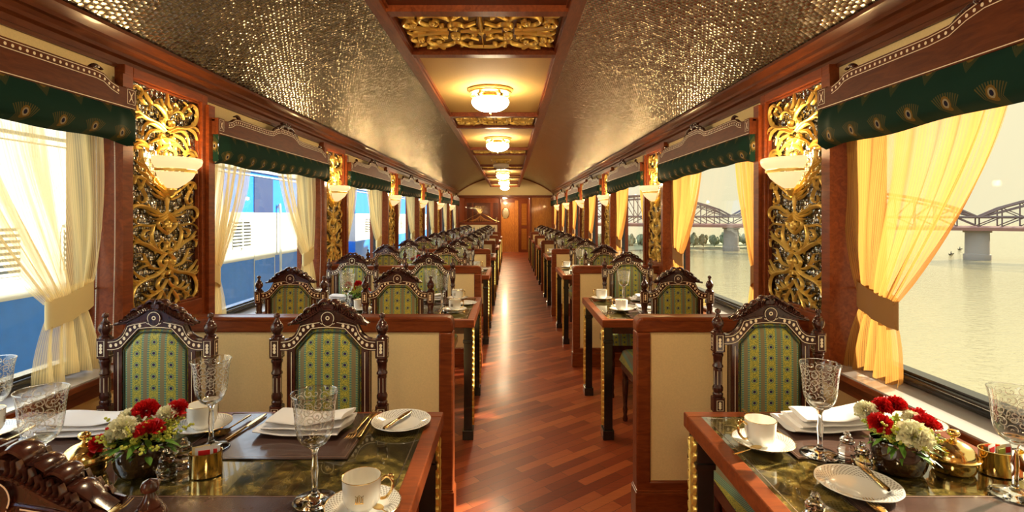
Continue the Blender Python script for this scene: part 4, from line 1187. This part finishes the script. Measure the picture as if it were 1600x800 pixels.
def make_flowers(seed, blooms):
    r = new('flower_bowl', 'flower arrangement'); rn = random.Random(seed)
    pr = [(.001,.002),(.040,.002),(.050,.010),(.056,.030),(.058,.055),(.0585,.082),(.056,.0825),(.054,.055),(.050,.030),(.03,.015),(.001,.014)]
    MB().lathe(catmull(pr, 2), n=32, sx=1.08, sy=.92).build('glass_bowl', M['smoke'], r, smooth=60)
    for i, (x, y, z, red, sc_) in enumerate(blooms):
        key = (i % 3, red)
        tilt = (y*9, -x*9)
        m = CARN[i % 3]
        nm = 'red_carnation' if red else 'white_carnation'
        if key not in carn_mesh:
            o = MB().add(m).build(nm, M['redpetal' if red else 'whitepetal'], r, smooth=80); carn_mesh[key] = o.data
        else:
            o = bpy.data.objects.new(nm, carn_mesh[key]); COL.objects.link(o); o.parent = r
        o.location = (x, y, z+.006); o.scale = (sc_*.93, sc_*.93, sc_*.93); o.rotation_euler = (-tilt[0], -tilt[1], rn.uniform(0, 6))
    m = MB()
    for i in range(90):
        a = rn.uniform(0, 2*pi); rr = rn.uniform(.02, .052); z = rn.uniform(.062, .105)
        el = rn.uniform(-.2, .7)
        leaf(m, (rr*cos(a), rr*sin(a), z), (cos(a), sin(a), el), rn.uniform(.025, .055), rn.uniform(.004, .008))
    m.build('foliage', M['leafgreen'], r, smooth=60)
    m = MB()
    for i in range(52):
        a = rn.uniform(0, 2*pi); el = rn.uniform(.1, 2.6); L_ = rn.uniform(.03, .06); rr = rn.uniform(.01, .05)
        p = [rr*cos(a), rr*sin(a), .085]; d = vnorm((cos(a), sin(a), el))
        for t in range(12):
            q = tuple(p[j]+d[j]*L_*(.35+t/12)+rn.uniform(-.005, .005) for j in range(3)); m.ball(q, rn.uniform(.0022, .0042), 5, 4)
    m.build('blossom_sprigs', M['leafyellow'], r, smooth=60)
    return r
BL1 = [(-.062,.010,.100,1,1.05),(-.030,-.040,.110,0,.0+1.0),(-.005,.020,.150,1,1.1),(-.018,-.038,.128,0,1.15),(.038,-.030,.118,1,1.15),(.050,.015,.140,0,1.0),(.062,.030,.150,1,.95),(-.052,.030,.128,0,.9),(-.075,-.030,.085,1,.9)]
BL2 = [(-.055,-.015,.122,1,1.05),(-.060,.030,.140,0,.95),(-.020,.030,.150,1,.9),(.015,.035,.150,1,1.05),(-.005,-.055,.108,0,1.45),(.042,-.030,.122,1,1.15),(.058,.015,.128,1,.9),(.030,.000,.13,0,.8)]
def make_dome():
    r = new('brass_butter_dish', 'dish')
    body = [(.001,.001),(.034,.001),(.042,.008),(.045,.020),(.046,.034),(.052,.037),(.052,.040),(.044,.040)]
    MB().lathe(catmull(body, 2), n=36, sx=1.15).build('dish_body', M['brass'], r, smooth=60)
    lid = [(.046,.040),(.044,.050),(.036,.064),(.022,.074),(.010,.079),(.006,.083),(.005,.088),(.011,.092),(.013,.098),(.010,.104),(.001,.107)]
    MB().lathe(catmull(lid, 3), n=36, sx=1.12).build('lid', M['brass'], r, smooth=60)
    return r
def make_oval():
    r = new('brass_sachet_holder', 'holder')
    pr = [(.001,.003),(.036,.001),(.0375,.002),(.0375,.058),(.0385,.060),(.0365,.0605),(.0355,.058),(.0355,.006),(.001,.005)]
    MB().lathe(pr, n=40, sy=.70).build('holder_body', M['brass'], r, smooth=40); return r
def make_sachet(mat):
    r = new('sugar_sachet', 'sachet')
    MB().grid(lambda u, v: ((u-.5)*.040, .0012*sin(u*pi)*sin(v*pi), .060*v), 6, 6).grid(lambda u, v: ((u-.5)*.040, -.0012*sin(u*pi)*sin(v*pi), .060*v), 6, 6).build('paper', mat, r, smooth=60)
    m = MB().box(-.013, .013, -.0016, .0016, .038, .052); m.build('coloured_band', M['redpetal'] if mat is M['linen'] else M['leafyellow'], r, smooth=0)
    return r
def make_shaker():
    r = new('crystal_salt_shaker', 'shaker')
    fc = lambda a, z: 1-.07*abs(sin(a*4))
    pr = [(.001,.001),(.021,.001),(.023,.006),(.021,.014),(.024,.022),(.022,.034),(.016,.042),(.012,.046)]
    MB().lathe(pr, n=32, fn=fc).build('glass_body', M['etch2'], r, smooth=20)
    MB().lathe([(.013,.046),(.017,.048),(.018,.055),(.013,.062),(.006,.066),(.009,.070),(.006,.076),(.001,.077)], n=24, fn=fc).build('stopper', M['etch2'], r, smooth=20)
    return r
M['etch2'] = m_crystal(); M['etch2'].name = 'cut crystal'
PR = dict(goblet=make_goblet(), cup=make_cup(), saucer=make_saucer(), plate=make_plate(), knife=make_knife(), bknife=make_butter_knife(), fork=make_fork(),
          spoon=make_spoon(), napkin=make_napkin(1), mat=make_mat(), flower=make_flowers(1, BL1), flower2=make_flowers(4, BL2), dome=make_dome(), oval=make_oval(),
          sachet=make_sachet(M['linen']), sachet2=make_sachet(plain('cream paper', (.85,.72,.40), .7)), shaker=make_shaker())
def put(what, x, y, label, group, rz=0, z=ZT, scale=None):
    return dup(PR[what], (x, y, z), rz, label, group, scale)

def seat_label(k, s, x, near):
    a = 'near' if near else 'far'
    if s < 0: a += ' ' + ('aisle' if x == LX[0] else 'window')
    return '%s place of %s' % (a, tname(k, s))
for k in range(NB):
    for s, xs in ((-1, LX), (1, (RX,))):
        o = P*k
        for x in xs:
            for near in (False, True):
                L_ = seat_label(k, s, x, near); d = -1 if near else 1; rz = pi if near else 0
                if k == 0 and near and x == LX[1]: pass
                my = 1.575 if not near else 1.065
                put('mat', x, o+my, 'brown leather placemat at the '+L_, 'leather placemats', rz, ZT)
                jx = random.uniform(-.012, .012)
                if k == 0: continue
                zz = ZT+.004
                put('napkin', x+.04*d, o+1.31+.27*d, 'folded white napkin at the '+L_, 'folded white napkins', rz+random.uniform(-.1, .1), ZT+.005)
                gx = x+(.10 if s < 0 else -.16)*d if not near else x+.21
                put('goblet', gx+jx, o+1.31+.155*d, 'etched crystal goblet at the '+L_, 'etched crystal goblets', 0, zz)
                if not (near and s < 0 and x == LX[1] and False):
                    cx_ = x+(.27 if s < 0 else -.30) if not near else x+.30
                    if s > 0 and near: cx_ = x-.25
                    if s < 0 and x == LX[1] and not near: cx_ = x-.16
                    cy2 = o+(1.60 if not near else 1.12)
                    put('saucer', cx_, cy2, 'white saucer under the cup at the '+L_, 'white saucers', 0, ZT+.005)
                    put('cup', cx_, cy2, 'white coffee cup at the '+L_, 'gold-handled coffee cups', random.uniform(-.5, .5) if s < 0 else 2.6, ZT+.0125)
                if k <= 3:
                    put('fork', x+.245*d-(.04*d if s < 0 else 0), o+1.31+.30*d, 'gold fork at the '+L_, 'gold forks', rz, ZT+.005)
                    put('knife', x-.21*d, o+1.31+.29*d, 'gold knife at the '+L_, 'gold knives', rz, ZT+.005)
        if k >= 1:
            fx = -1.09 if s < 0 else 1.13
            put('flower', fx, o+1.36, 'dark glass bowl of red and white carnations on '+tname(k, s), 'carnation bowls', random.uniform(0, 6))
            if k <= 3:
                put('dome', fx+.22, o+1.31, 'lidded brass dish on '+tname(k, s), 'lidded brass dishes')
                put('shaker', fx+.12, o+1.26, 'cut crystal shaker on '+tname(k, s), 'cut crystal shakers')
                px_ = -.33 if s < 0 else .80
                put('plate', px_, o+(1.42 if s < 0 else 1.25), 'white bread plate with relief rim near the aisle edge of '+tname(k, s), 'white bread plates')
# ---- first tables, laid by hand
T = ZT+.0045
F1, F2 = tname(0, -1), tname(0, 1)
put('goblet', -1.076, 1.222, 'etched goblet nearest the window, behind the foreground chair crest on '+F1, 'etched crystal goblets', .4, T)
put('goblet', -.441, 1.203, 'etched goblet standing nearest the aisle on '+F1, 'etched crystal goblets', 1.2, T)
put('goblet', -.829, 1.476, 'etched goblet between the flowers and the cutlery on '+F1, 'etched crystal goblets', 2.2, T)
put('goblet', -1.437, 1.476, 'etched goblet cut by the left edge of the picture', 'etched crystal goblets', 3, T)
put('goblet', .840, 1.437, 'etched goblet beside the napkin on '+F2, 'etched crystal goblets', .8, T)
put('goblet', 1.166, 1.225, 'etched goblet at the right edge of the picture', 'etched crystal goblets', 2.8, T)
put('saucer', -.321, 1.165, 'white saucer under the nearest coffee cup, bottom centre-left', 'white saucers', 0, ZT+.001)
put('cup', -.324, 1.165, 'gold-crested white cup at the near aisle corner of '+F1, 'gold-handled coffee cups', .15, ZT+.009)
put('saucer', -.925, 1.60, 'white saucer behind the carnations on '+F1, 'white saucers', 0, T)
put('cup', -.925, 1.60, 'white cup half hidden behind the red and white carnations on '+F1, 'gold-handled coffee cups', 2.0, T+.0075)
put('saucer', -1.535, 1.56, 'white saucer at the left edge of the picture', 'white saucers', 0, ZT+.001)
put('cup', -1.535, 1.56, 'white cup cut off by the left edge of the picture', 'gold-handled coffee cups', 2.0, ZT+.0085)
put('saucer', .709, 1.485, 'white saucer on the aisle side of '+F2, 'white saucers', 0, T)
put('cup', .700, 1.482, 'white cup with gold handle on the aisle side of '+F2, 'gold-handled coffee cups', 3.3, T+.0075)
put('saucer', 1.235, 1.62, 'sunlit white saucer by the window on '+F2, 'white saucers', 0, T)
put('plate', -.335, 1.647, 'white bread plate with relief rim at the far aisle corner of '+F1, 'white bread plates', 0, ZT+.001)
put('plate', .823, 1.255, 'white bread plate with a gold knife, nearest the camera on '+F2, 'white bread plates', 0, T)
put('bknife', -.345, 1.645, 'gold butter knife lying across the bread plate on '+F1, 'gold butter knives', -.35, ZT+.0165)
put('bknife', .872, 1.285, 'gold butter knife lying across the bread plate on '+F2, 'gold butter knives', -.12, T+.0175)
put('napkin', -1.245, 1.60, 'folded white napkin by the left window on '+F1, 'folded white napkins', .12, T, (1.25,1.15,1.1))
put('napkin', -.610, 1.60, 'folded white napkin behind the aisle-side goblet on '+F1, 'folded white napkins', -.05, T, (1.08,1.1,1.15))
put('napkin', .965, 1.625, 'folded white napkin in front of the chair on '+F2, 'folded white napkins', .1, T, (1.1,1.1,1.15))
put('fork', -.435, 1.63, 'gold fork left of the bread plate on '+F1, 'gold forks', -.02, T)
put('fork', -.455, 1.60, 'second gold fork beside the napkin on '+F1, 'gold forks', pi-.02, ZT+.0045)
put('knife', -.800, 1.62, 'gold knife right of the half-hidden cup on '+F1, 'gold knives', -.10, T)
put('spoon', -.838, 1.61, 'gold spoon beside the knife on '+F1, 'gold spoons', pi-.10, T)
put('knife', -1.44, 1.52, 'gold knife by the left edge of the picture on '+F1, 'gold knives', .1, ZT+.006)
put('fork', -.850, 1.09, 'gold fork with its tines showing above the bottom edge on '+F1, 'gold forks', 0, T)
put('knife', .800, 1.655, 'gold knife behind the cup on '+F2, 'gold knives', -.04, T)
put('spoon', .765, 1.66, 'gold spoon behind the cup on '+F2, 'gold spoons', pi-.04, T)
put('spoon', .640, 1.425, 'small gold teaspoon resting on the saucer of '+F2, 'gold spoons', -1.1, T+.012, (.62,.62,.62))
put('spoon', -.262, 1.13, 'small gold teaspoon resting on the nearest saucer', 'gold spoons', .9, ZT+.016, (.55,.55,.55))
put('fork', .800, 1.09, 'gold fork pointing away from the camera at the bottom edge of '+F2, 'gold forks', 0, T)
put('flower', -.928, 1.345, 'dark glass bowl of red and cream carnations on '+F1, 'carnation bowls', 0, ZT, (1.08,1.08,.95))
put('flower2', .990, 1.350, 'dark glass bowl of red and cream carnations on '+F2, 'carnation bowls', 0, ZT, (1.05,1.05,.98))
put('dome', -1.068, 1.335, 'domed brass butter dish left of the flowers on '+F1, 'lidded brass dishes', 0, ZT)
put('dome', 1.128, 1.350, 'domed brass butter dish right of the flowers on '+F2, 'lidded brass dishes', 0, ZT)
put('oval', -.760, 1.330, 'oval brass holder of sugar sachets right of the flowers on '+F1, 'brass sachet holders', .25, ZT)
put('oval', 1.240, 1.340, 'oval brass holder of sugar sachets near the window on '+F2, 'brass sachet holders', 0, ZT, (1.35,1.3,1))
for i, (dx, dy, a) in enumerate(((-.014,.004,.5),(-.002,-.004,.35),(.012,.004,.2))):
    put('sachet' if i else 'sachet2', -.760+dx, 1.330+dy, '%s sugar sachet in the oval brass holder on %s' % (['leftmost', 'middle', 'rightmost'][i], F1), 'sugar sachets', a, ZT+.012)
    put('sachet' if i != 1 else 'sachet2', 1.240+dx*1.4, 1.340+dy, '%s sugar sachet in the oval brass holder on %s' % (['leftmost', 'middle', 'rightmost'][i], F2), 'sugar sachets', a, ZT+.012)
put('shaker', -.845, 1.310, 'cut crystal shaker in front, right of the flowers on '+F1, 'cut crystal shakers', 0, ZT)
put('shaker', -.838, 1.370, 'cut crystal shaker behind the front one on '+F1, 'cut crystal shakers', .3, ZT)
put('shaker', .895, 1.408, 'left cut crystal shaker of the pair beside the flowers on '+F2, 'cut crystal shakers', 0, ZT)
put('shaker', .893, 1.345, 'right cut crystal shaker of the pair beside the flowers on '+F2, 'cut crystal shakers', .3, ZT)
put('shaker', .625, 1.085, 'cut crystal shaker whose stopper shows at the bottom edge of '+F2, 'cut crystal shakers', .3, ZT, (1.1,1.1,1.1))
for k_, v_ in list(PR.items()):
    if v_.name not in used:
        for c_ in list(v_.children): bpy.data.objects.remove(c_)
        bpy.data.objects.remove(v_)
# ------------------------------------------------------------------ outside, left: neighbouring train
XT = -4.15
g = struct(MB().box(-40, 4.2, -30, 60, -1.95, -1.735).build('ground', M['cream']))
g.data.materials[0] = plain('track ballast', (.25,.23,.21), .9, bump=.5, bscale=30, var=.4)
M['blue'] = plain('blue coach paint', (.008,.20,.85), .4, coat=.1, bump=.06, bscale=20, var=.15)
M['navy'] = plain('navy coach paint', (.02,.05,.18), .35, coat=.3)
M['cwhite'] = plain('pale coach paint', (.62,.66,.68), .5, coat=0, bump=.03, bscale=12)
M['slat'] = plain('shutter slats', (.62,.66,.66), .45)
M['darkglass'] = plain('dark coach window', (.03,.04,.05), .1, coat=.5)
for q, (y0, y1) in enumerate(((-8.0, 13.6), (14.3, 36.0))):
    cy = (y0+y1)/2
    r = root('railway_carriage', 'blue and white railway carriage standing on the next track, ' + ('nearer the camera' if q == 0 else 'farther along'), 'train', (XT-1.5, cy, -1.2))
    f_ = 1.205; r.scale = (f_, f_, f_); r.location = (-5.0-1.5*f_, cy*f_, H-f_*(H+1.2))
    zo = 1.2; L0 = y0-cy; L1 = y1-cy
    bx = lambda m, a, b, c, d, e, f: m.box(a+1.5, b+1.5, c, d, e+zo, f+zo)
    m = MB(); bx(m, -3.0, 0, L0, L1, -.35, .69)
    m.build('lower_body', M['blue'], r, smooth=0)
    m = MB(); bx(m, -3.0, .006, L0, L1, .69, 1.44); m.build('white_band', M['cwhite'], r, smooth=0)
    ysp = (7.7-cy) if q == 0 else L0
    m = MB(); bx(m, -3.0, 0, ysp, L1, 1.44, 2.10); m.build('upper_body', M['blue'], r, smooth=0)
    if q == 0:
        m = MB(); bx(m, -3.0, 0, L0, ysp, 1.44, 2.10); m.build('upper_body', M['cwhite'], r, smooth=0)
    m = MB(); m.prism([(-1.5+3*i/12*1.0, zo+2.10+.55*sin(pi*i/12)**.6) for i in range(13)], L0, L1, 'y'); bx(m, -.02, .05, L0, L1, 2.10, 2.16); bx(m, -.02, .02, L0, L1, 2.03, 2.05)
    m.build('roof', M['cwhite'], r, smooth=30)
    m = MB()
    for k in range(int((y1-y0)/5)+1):
        for yy in (L0+1.0+5*k, L0+3.6+5*k):
            if yy < L1-.6: m.lathe([(.001,-.05),(.42,-.05),(.46,0),(.46,.08),(.2,.1),(.001,.1)], n=20); m.xform(lambda x, y, z: (1.2+z, yy+x, .42+y-.0), len(m.v)-6*20)
    m.build('wheel', M['black'], r)
    # louvred windows
    kk = 0
    y = L0+.9
    while y < L1-.8:
        wy = y+cy
        if not (8.1 < wy < 10.0):
            top = 1.34
            pts = [(y+zz, h) for zz, h in ((0,.86),(.62,.86),(.62,1.24),(.60,1.29),(.55,top),(.07,top),(.02,1.29),(0,1.24))]
            f = MB().prism([(a, b+zo) for a, b in pts], 1.50, 1.515, 'x').build('window_frame', M['slat'], r, smooth=0)
            m = MB()
            m.prism([(a+.03*(1 if a < y+.3 else -1), b+zo+(.03 if b < 1 else -.03)) for a, b in pts], 1.515, 1.518, 'x')
            m.build('pane', M['darkglass'], f, smooth=0)
            m = MB()
            for j in range(9): m.box(1.518, 1.53, y+.03, y+.59, zo+.89+j*.05, zo+.915+j*.05)
            m.box(1.518, 1.535, y+.29, y+.32, zo+.86, zo+top)
            m.build('shutter', M['slat'], f, smooth=0)
            kk += 1
        y += 1.0
    if q == 0:
        d = MB(); bx(d, -.02, .010, 8.62-cy, 9.38-cy, -.30, 1.40); dd = d.build('door', M['cwhite'], r, smooth=0)
        m = MB(); bx(m, .002, .012, 8.62-cy, 9.30-cy, 1.44, 2.02); m.build('door_window', M['navy'], dd, smooth=0)
        m = MB(); bx(m, .008, .016, 8.64-cy, 9.34-cy, -.28, .66); m.build('door_foot', M['blue'], dd, smooth=0)
        for yy, nm in ((9.48, 2),):
            m = MB(); pts = [(1.51, yy-cy, zo-.2), (1.56, yy-cy, zo-.16), (1.56, yy-cy, zo+1.46), (1.52, yy-cy, zo+1.52)]
            m.tube(catmull(pts, 3), .022, 8); m.build('grab_rail', M['cwhite'], r)
        m = MB(); bx(m, 0, .10, 8.7-cy, 9.6-cy, -.34, -.28); bx(m, .0, .12, 8.75-cy, 9.55-cy, -.62, -.58); m.build('door_step', M['chrome'], r, smooth=0)

# ------------------------------------------------------------------ outside, right: river, bank, bridge
ZW = -12.0
def m_water():
    t = NT('river water'); v = t.coords('Object', (1, 1.6, 1))
    a = t.noise(v, .9, 4, .6); b = t.noise(v, .16, 3, .3)
    f = t.m_('ADD', t.m_('MULTIPLY', a, .7), t.m_('MULTIPLY', b, .5))
    return t.done(t.pbr((.26,.23,.125), .08, spec=.5, normal=t.bump(f, .45, .45)))
m = MB().grid(lambda u, v: (4.5+900*u, -60+1000*v, ZW), 4, 4); o = m.build('water', m_water(), smooth=0); tag(o, 'calm silty river seen through the right-hand windows', 'river', kind='stuff')
m = MB().prism([(4.2,-1.735),(3.6,-1.735),(3.6,ZW-1),(5.0,ZW-1)], -60, 300, 'y'); struct(m.build('ground_embankment', g.data.materials[0], smooth=0))
# far bank
rnd = random.Random(11)
m = MB()
for i in range(60):
    x0 = -30+i*2.5; 
m.grid(lambda u, v: (-40+165*u, 203+3*sin(u*20)+60*v, ZW+.05+(1.6*sin(min(1, v*3)*pi/2))+.3*sin(u*37)), 60, 6)
o = m.build('riverbank', plain('sandy far bank', (.26,.26,.15), .9, var=.2, bscale=1)); o['kind'] = 'structure'
M['tree'] = plain('far tree foliage', (.17,.20,.12), .9, var=.25, bscale=.8)
def make_tree(seed):
    rn = random.Random(seed); r = root('riverbank_tree', '', 'tree')
    m = MB()
    for j in range(26):
        a = rn.uniform(0, 6.3); rr = rn.uniform(0, 2.2)
        m.ball((rr*cos(a), rr*sin(a), rn.uniform(1.6, 4.6)-rr*.4), rn.uniform(.7, 1.3), 7, 5)
    m.xform(lambda x, y, z: (x+rn.uniform(-.12,.12), y+rn.uniform(-.12,.12), z+rn.uniform(-.12,.12)))
    m.build('crown', M['tree'], r, smooth=0)
    MB().tube([(0,0,-1),(0.1,0,1.5),(0,0,2.5)], [.25,.18,.12], 7).build('trunk', plain('bark', (.12,.09,.06), .9), r)
    return r
trees = [make_tree(k) for k in (1, 2, 3)]
for i in range(60):
    x = 14+(i//2)*4.2+(i%2)*2.1+rnd.uniform(-.15,.15); big = 1.45 if 86 < x < 92 or 30 < x < 36 else 1
    t_ = dup(trees[i % 3], (x, 210+(i%2)*7+rnd.uniform(-.5,.5), ZW+1.0), rnd.uniform(0, 6), 'hazy grey-green tree in the low belt on the far bank of the river', 'trees on the far river bank')
    k = rnd.uniform(.80, 1.05)*(1.15 if big > 1 else 1); t_.scale = (k*.62, k*.7, k)
# bridge
def bridge():
    r = root('river_bridge', 'long brown steel truss bridge with arched spans on stone piers', 'bridge', (0,0,0))
    steel = plain('weathered brown steel', (.10,.065,.055), .7, var=.2, bscale=1); stone = plain('pale stone', (.22,.19,.15), .85, var=.15, bscale=.5, bump=.3)
    piers = [(197,119),(140,159),(83,199),(26,239),(-31,279)]
    zd0, zd1 = H-4.6, H-3.3
    L_ = sqrt(57**2+40**2); ux, uy = -57/L_, 40/L_; nx, ny = uy*-1, ux
    wdt = 4.0
    for (px, py) in piers:
        m = MB(); m.lathe([(2.3,ZW-1),(2.2,ZW+.2),(2.25,ZW+.3),(2.25,ZW+1.6),(2.0,ZW+1.8),(1.95,zd0-.7),(2.3,zd0-.6),(2.3,zd0-.1)], n=14, sy=1.5, sx=.80)
        m.v = [(px+x*0.82-y*.57*1, py+x*.57+y*.82, z) for x, y, z in m.v]
        m.build('pier', stone, r, smooth=30)
    for j, ((ax, ay), (bx_, by_)) in enumerate(zip(piers, piers[1:])):
        N = 14
        def top(t): return 2.6+ 8.6*(sin(pi*t)**.75)
        def pt(t, side, z): return (ax+(bx_-ax)*t+nx*side*wdt, ay+(by_-ay)*t+ny*side*wdt, z)
        m = MB()
        for side in (-1, 1):
            m.tube([pt(t/N, side, zd1+top(t/N)) for t in range(N+1)], .34, 5)
            m.tube([pt(t/N, side, zd1+top(t/N)-1.3 if 0 < t < N else zd1+top(t/N)) for t in range(N+1)], .20, 5)
            m.tube([pt(0, side, zd1+2.7), pt(1, side, zd1+2.7)], .40, 5)
            for t in range(N+1):
                m.tube([pt(t/N, side, zd1), pt(t/N, side, zd1+top(t/N))], .20, 5)
                if t < N: 
                    t0, t1 = (t, t+1) if t < N/2 else (t+1, t)
                    m.tube([pt(t1/N, side, zd1+2.7), pt(t0/N, side, zd1+top(t0/N))], .15, 5)
                    m.tube([pt(t0/N, side, zd1), pt(t1/N, side, zd1+2.7)], .17, 5)
        m.build('truss_span', steel, r, smooth=0)
        m = MB()
        for side in (-1, 1): m.tube([pt(0, side*1.05, (zd0+zd1)/2), pt(1, side*1.05, (zd0+zd1)/2)], .72, 4)
        a, b, c, d = pt(0,-1,zd1), pt(0,1,zd1), pt(1,1,zd1), pt(1,-1,zd1)
        k = len(m.v); m.v += [a,b,c,d]+[(p[0],p[1],p[2]-.5) for p in (a,b,c,d)]
        for q in ((0,1,2,3),(7,6,5,4),(0,4,5,1),(1,5,6,2),(2,6,7,3),(3,7,4,0)): m.face([k+i for i in q])
        m.build('deck', plain('reddish deck girder', (.22,.11,.09), .7), r, smooth=0)
bridge()
for (x, y, lb) in ((173, 204, 'small dark rowing boat on the hazy river, right of the bridge pier'), (148, 178, 'low dark skiff on the river close by the nearest bridge pier'), (92, 180, 'tiny dark boat right of the second bridge pier')):
    r = root('rowing_boat', lb, 'boat', (x, y, ZW), .5)
    m = MB().grid(lambda u, v: ((u-.5)*3.4, (v-.5)*1.0*(1-(2*u-1)**4), .12+.35*(2*v-1)**2*1.0+.25*(2*u-1)**4-.15), 14, 6); m.build('hull', M['black'], r)
    m = MB(); m.ball((0,0,.55), .32, 8, 6, .8, .6, 1.4); m.ball((0,0,1.1), .15, 8, 6); m.build('rower', plain('dark clothing', (.05,.045,.04), .8), r)

# ------------------------------------------------------------------ light
sun = bpy.data.lights.new('sun', 'SUN'); sun.energy = 11.5; sun.color = (1, .86, .62); sun.angle = radians(1.5)
so = bpy.data.objects.new('sun', sun); COL.objects.link(so)
import mathutils
so.rotation_euler = mathutils.Vector((-1, -.42, -.54)).to_track_quat('-Z', 'Y').to_euler()
w = bpy.data.worlds.new('sky'); scn.world = w; w.use_nodes = True; nt = w.node_tree; nt.nodes.clear()
def W_(t, **k):
    n = nt.nodes.new(t)
    for a, b in k.items(): setattr(n, a, b)
    return n
wo = W_('ShaderNodeOutputWorld'); bg = W_('ShaderNodeBackground'); tc = W_('ShaderNodeTexCoord'); sp = W_('ShaderNodeSeparateXYZ')
nt.links.new(tc.outputs['Generated'], sp.inputs[0])
r1 = W_('ShaderNodeValToRGB'); r1.color_ramp.elements[0].position = .0; r1.color_ramp.elements[0].color = (.78,.72,.48,1)
r1.color_ramp.elements[1].position = .8; r1.color_ramp.elements[1].color = (.97,.84,.52,1)
e = r1.color_ramp.elements.new(.12); e.color = (.88,.80,.52,1)
e = r1.color_ramp.elements.new(.35); e.color = (.96,.86,.56,1)
mp = W_('ShaderNodeMapRange'); mp.inputs[1].default_value = -.2; mp.inputs[2].default_value = .8; nt.links.new(sp.outputs[2], mp.inputs[0]); nt.links.new(mp.outputs[0], r1.inputs[0])
mx = W_('ShaderNodeMapRange'); mx.inputs[1].default_value = .25; mx.inputs[2].default_value = -.35; nt.links.new(sp.outputs[0], mx.inputs[0])
mm = W_('ShaderNodeMix', data_type='RGBA'); nt.links.new(mx.outputs[0], mm.inputs[0]); nt.links.new(r1.outputs[0], mm.inputs[6]); mm.inputs[7].default_value = (2.5, 2.9, 3.3, 1)
nt.links.new(mm.outputs[2], bg.inputs[0]); bg.inputs[1].default_value = .70; nt.links.new(bg.outputs[0], wo.inputs[0])

# ------------------------------------------------------------------ camera
cam = bpy.data.cameras.new('camera'); co = bpy.data.objects.new('camera', cam); COL.objects.link(co)
co.location = (0, 0, H); co.rotation_euler = (radians(90), 0, 0)
cam.sensor_width = 36; cam.lens = 830/1600*36; cam.shift_x = 4/1600; cam.shift_y = -64/1600
cam.clip_start = .05; cam.clip_end = 3000
scn.camera = co
vs = scn.view_settings; vs.view_transform = 'Standard'; vs.look = 'None'; vs.gamma = 1; vs.use_curve_mapping = False; vs.exposure = 0.62
cy_ = scn.cycles
cy_.max_bounces = 10; cy_.diffuse_bounces = 5; cy_.glossy_bounces = 4; cy_.transmission_bounces = 8; cy_.transparent_max_bounces = 24
cy_.sample_clamp_indirect = 6; cy_.caustics_reflective = False; cy_.caustics_refractive = False
cy_.use_denoising = True
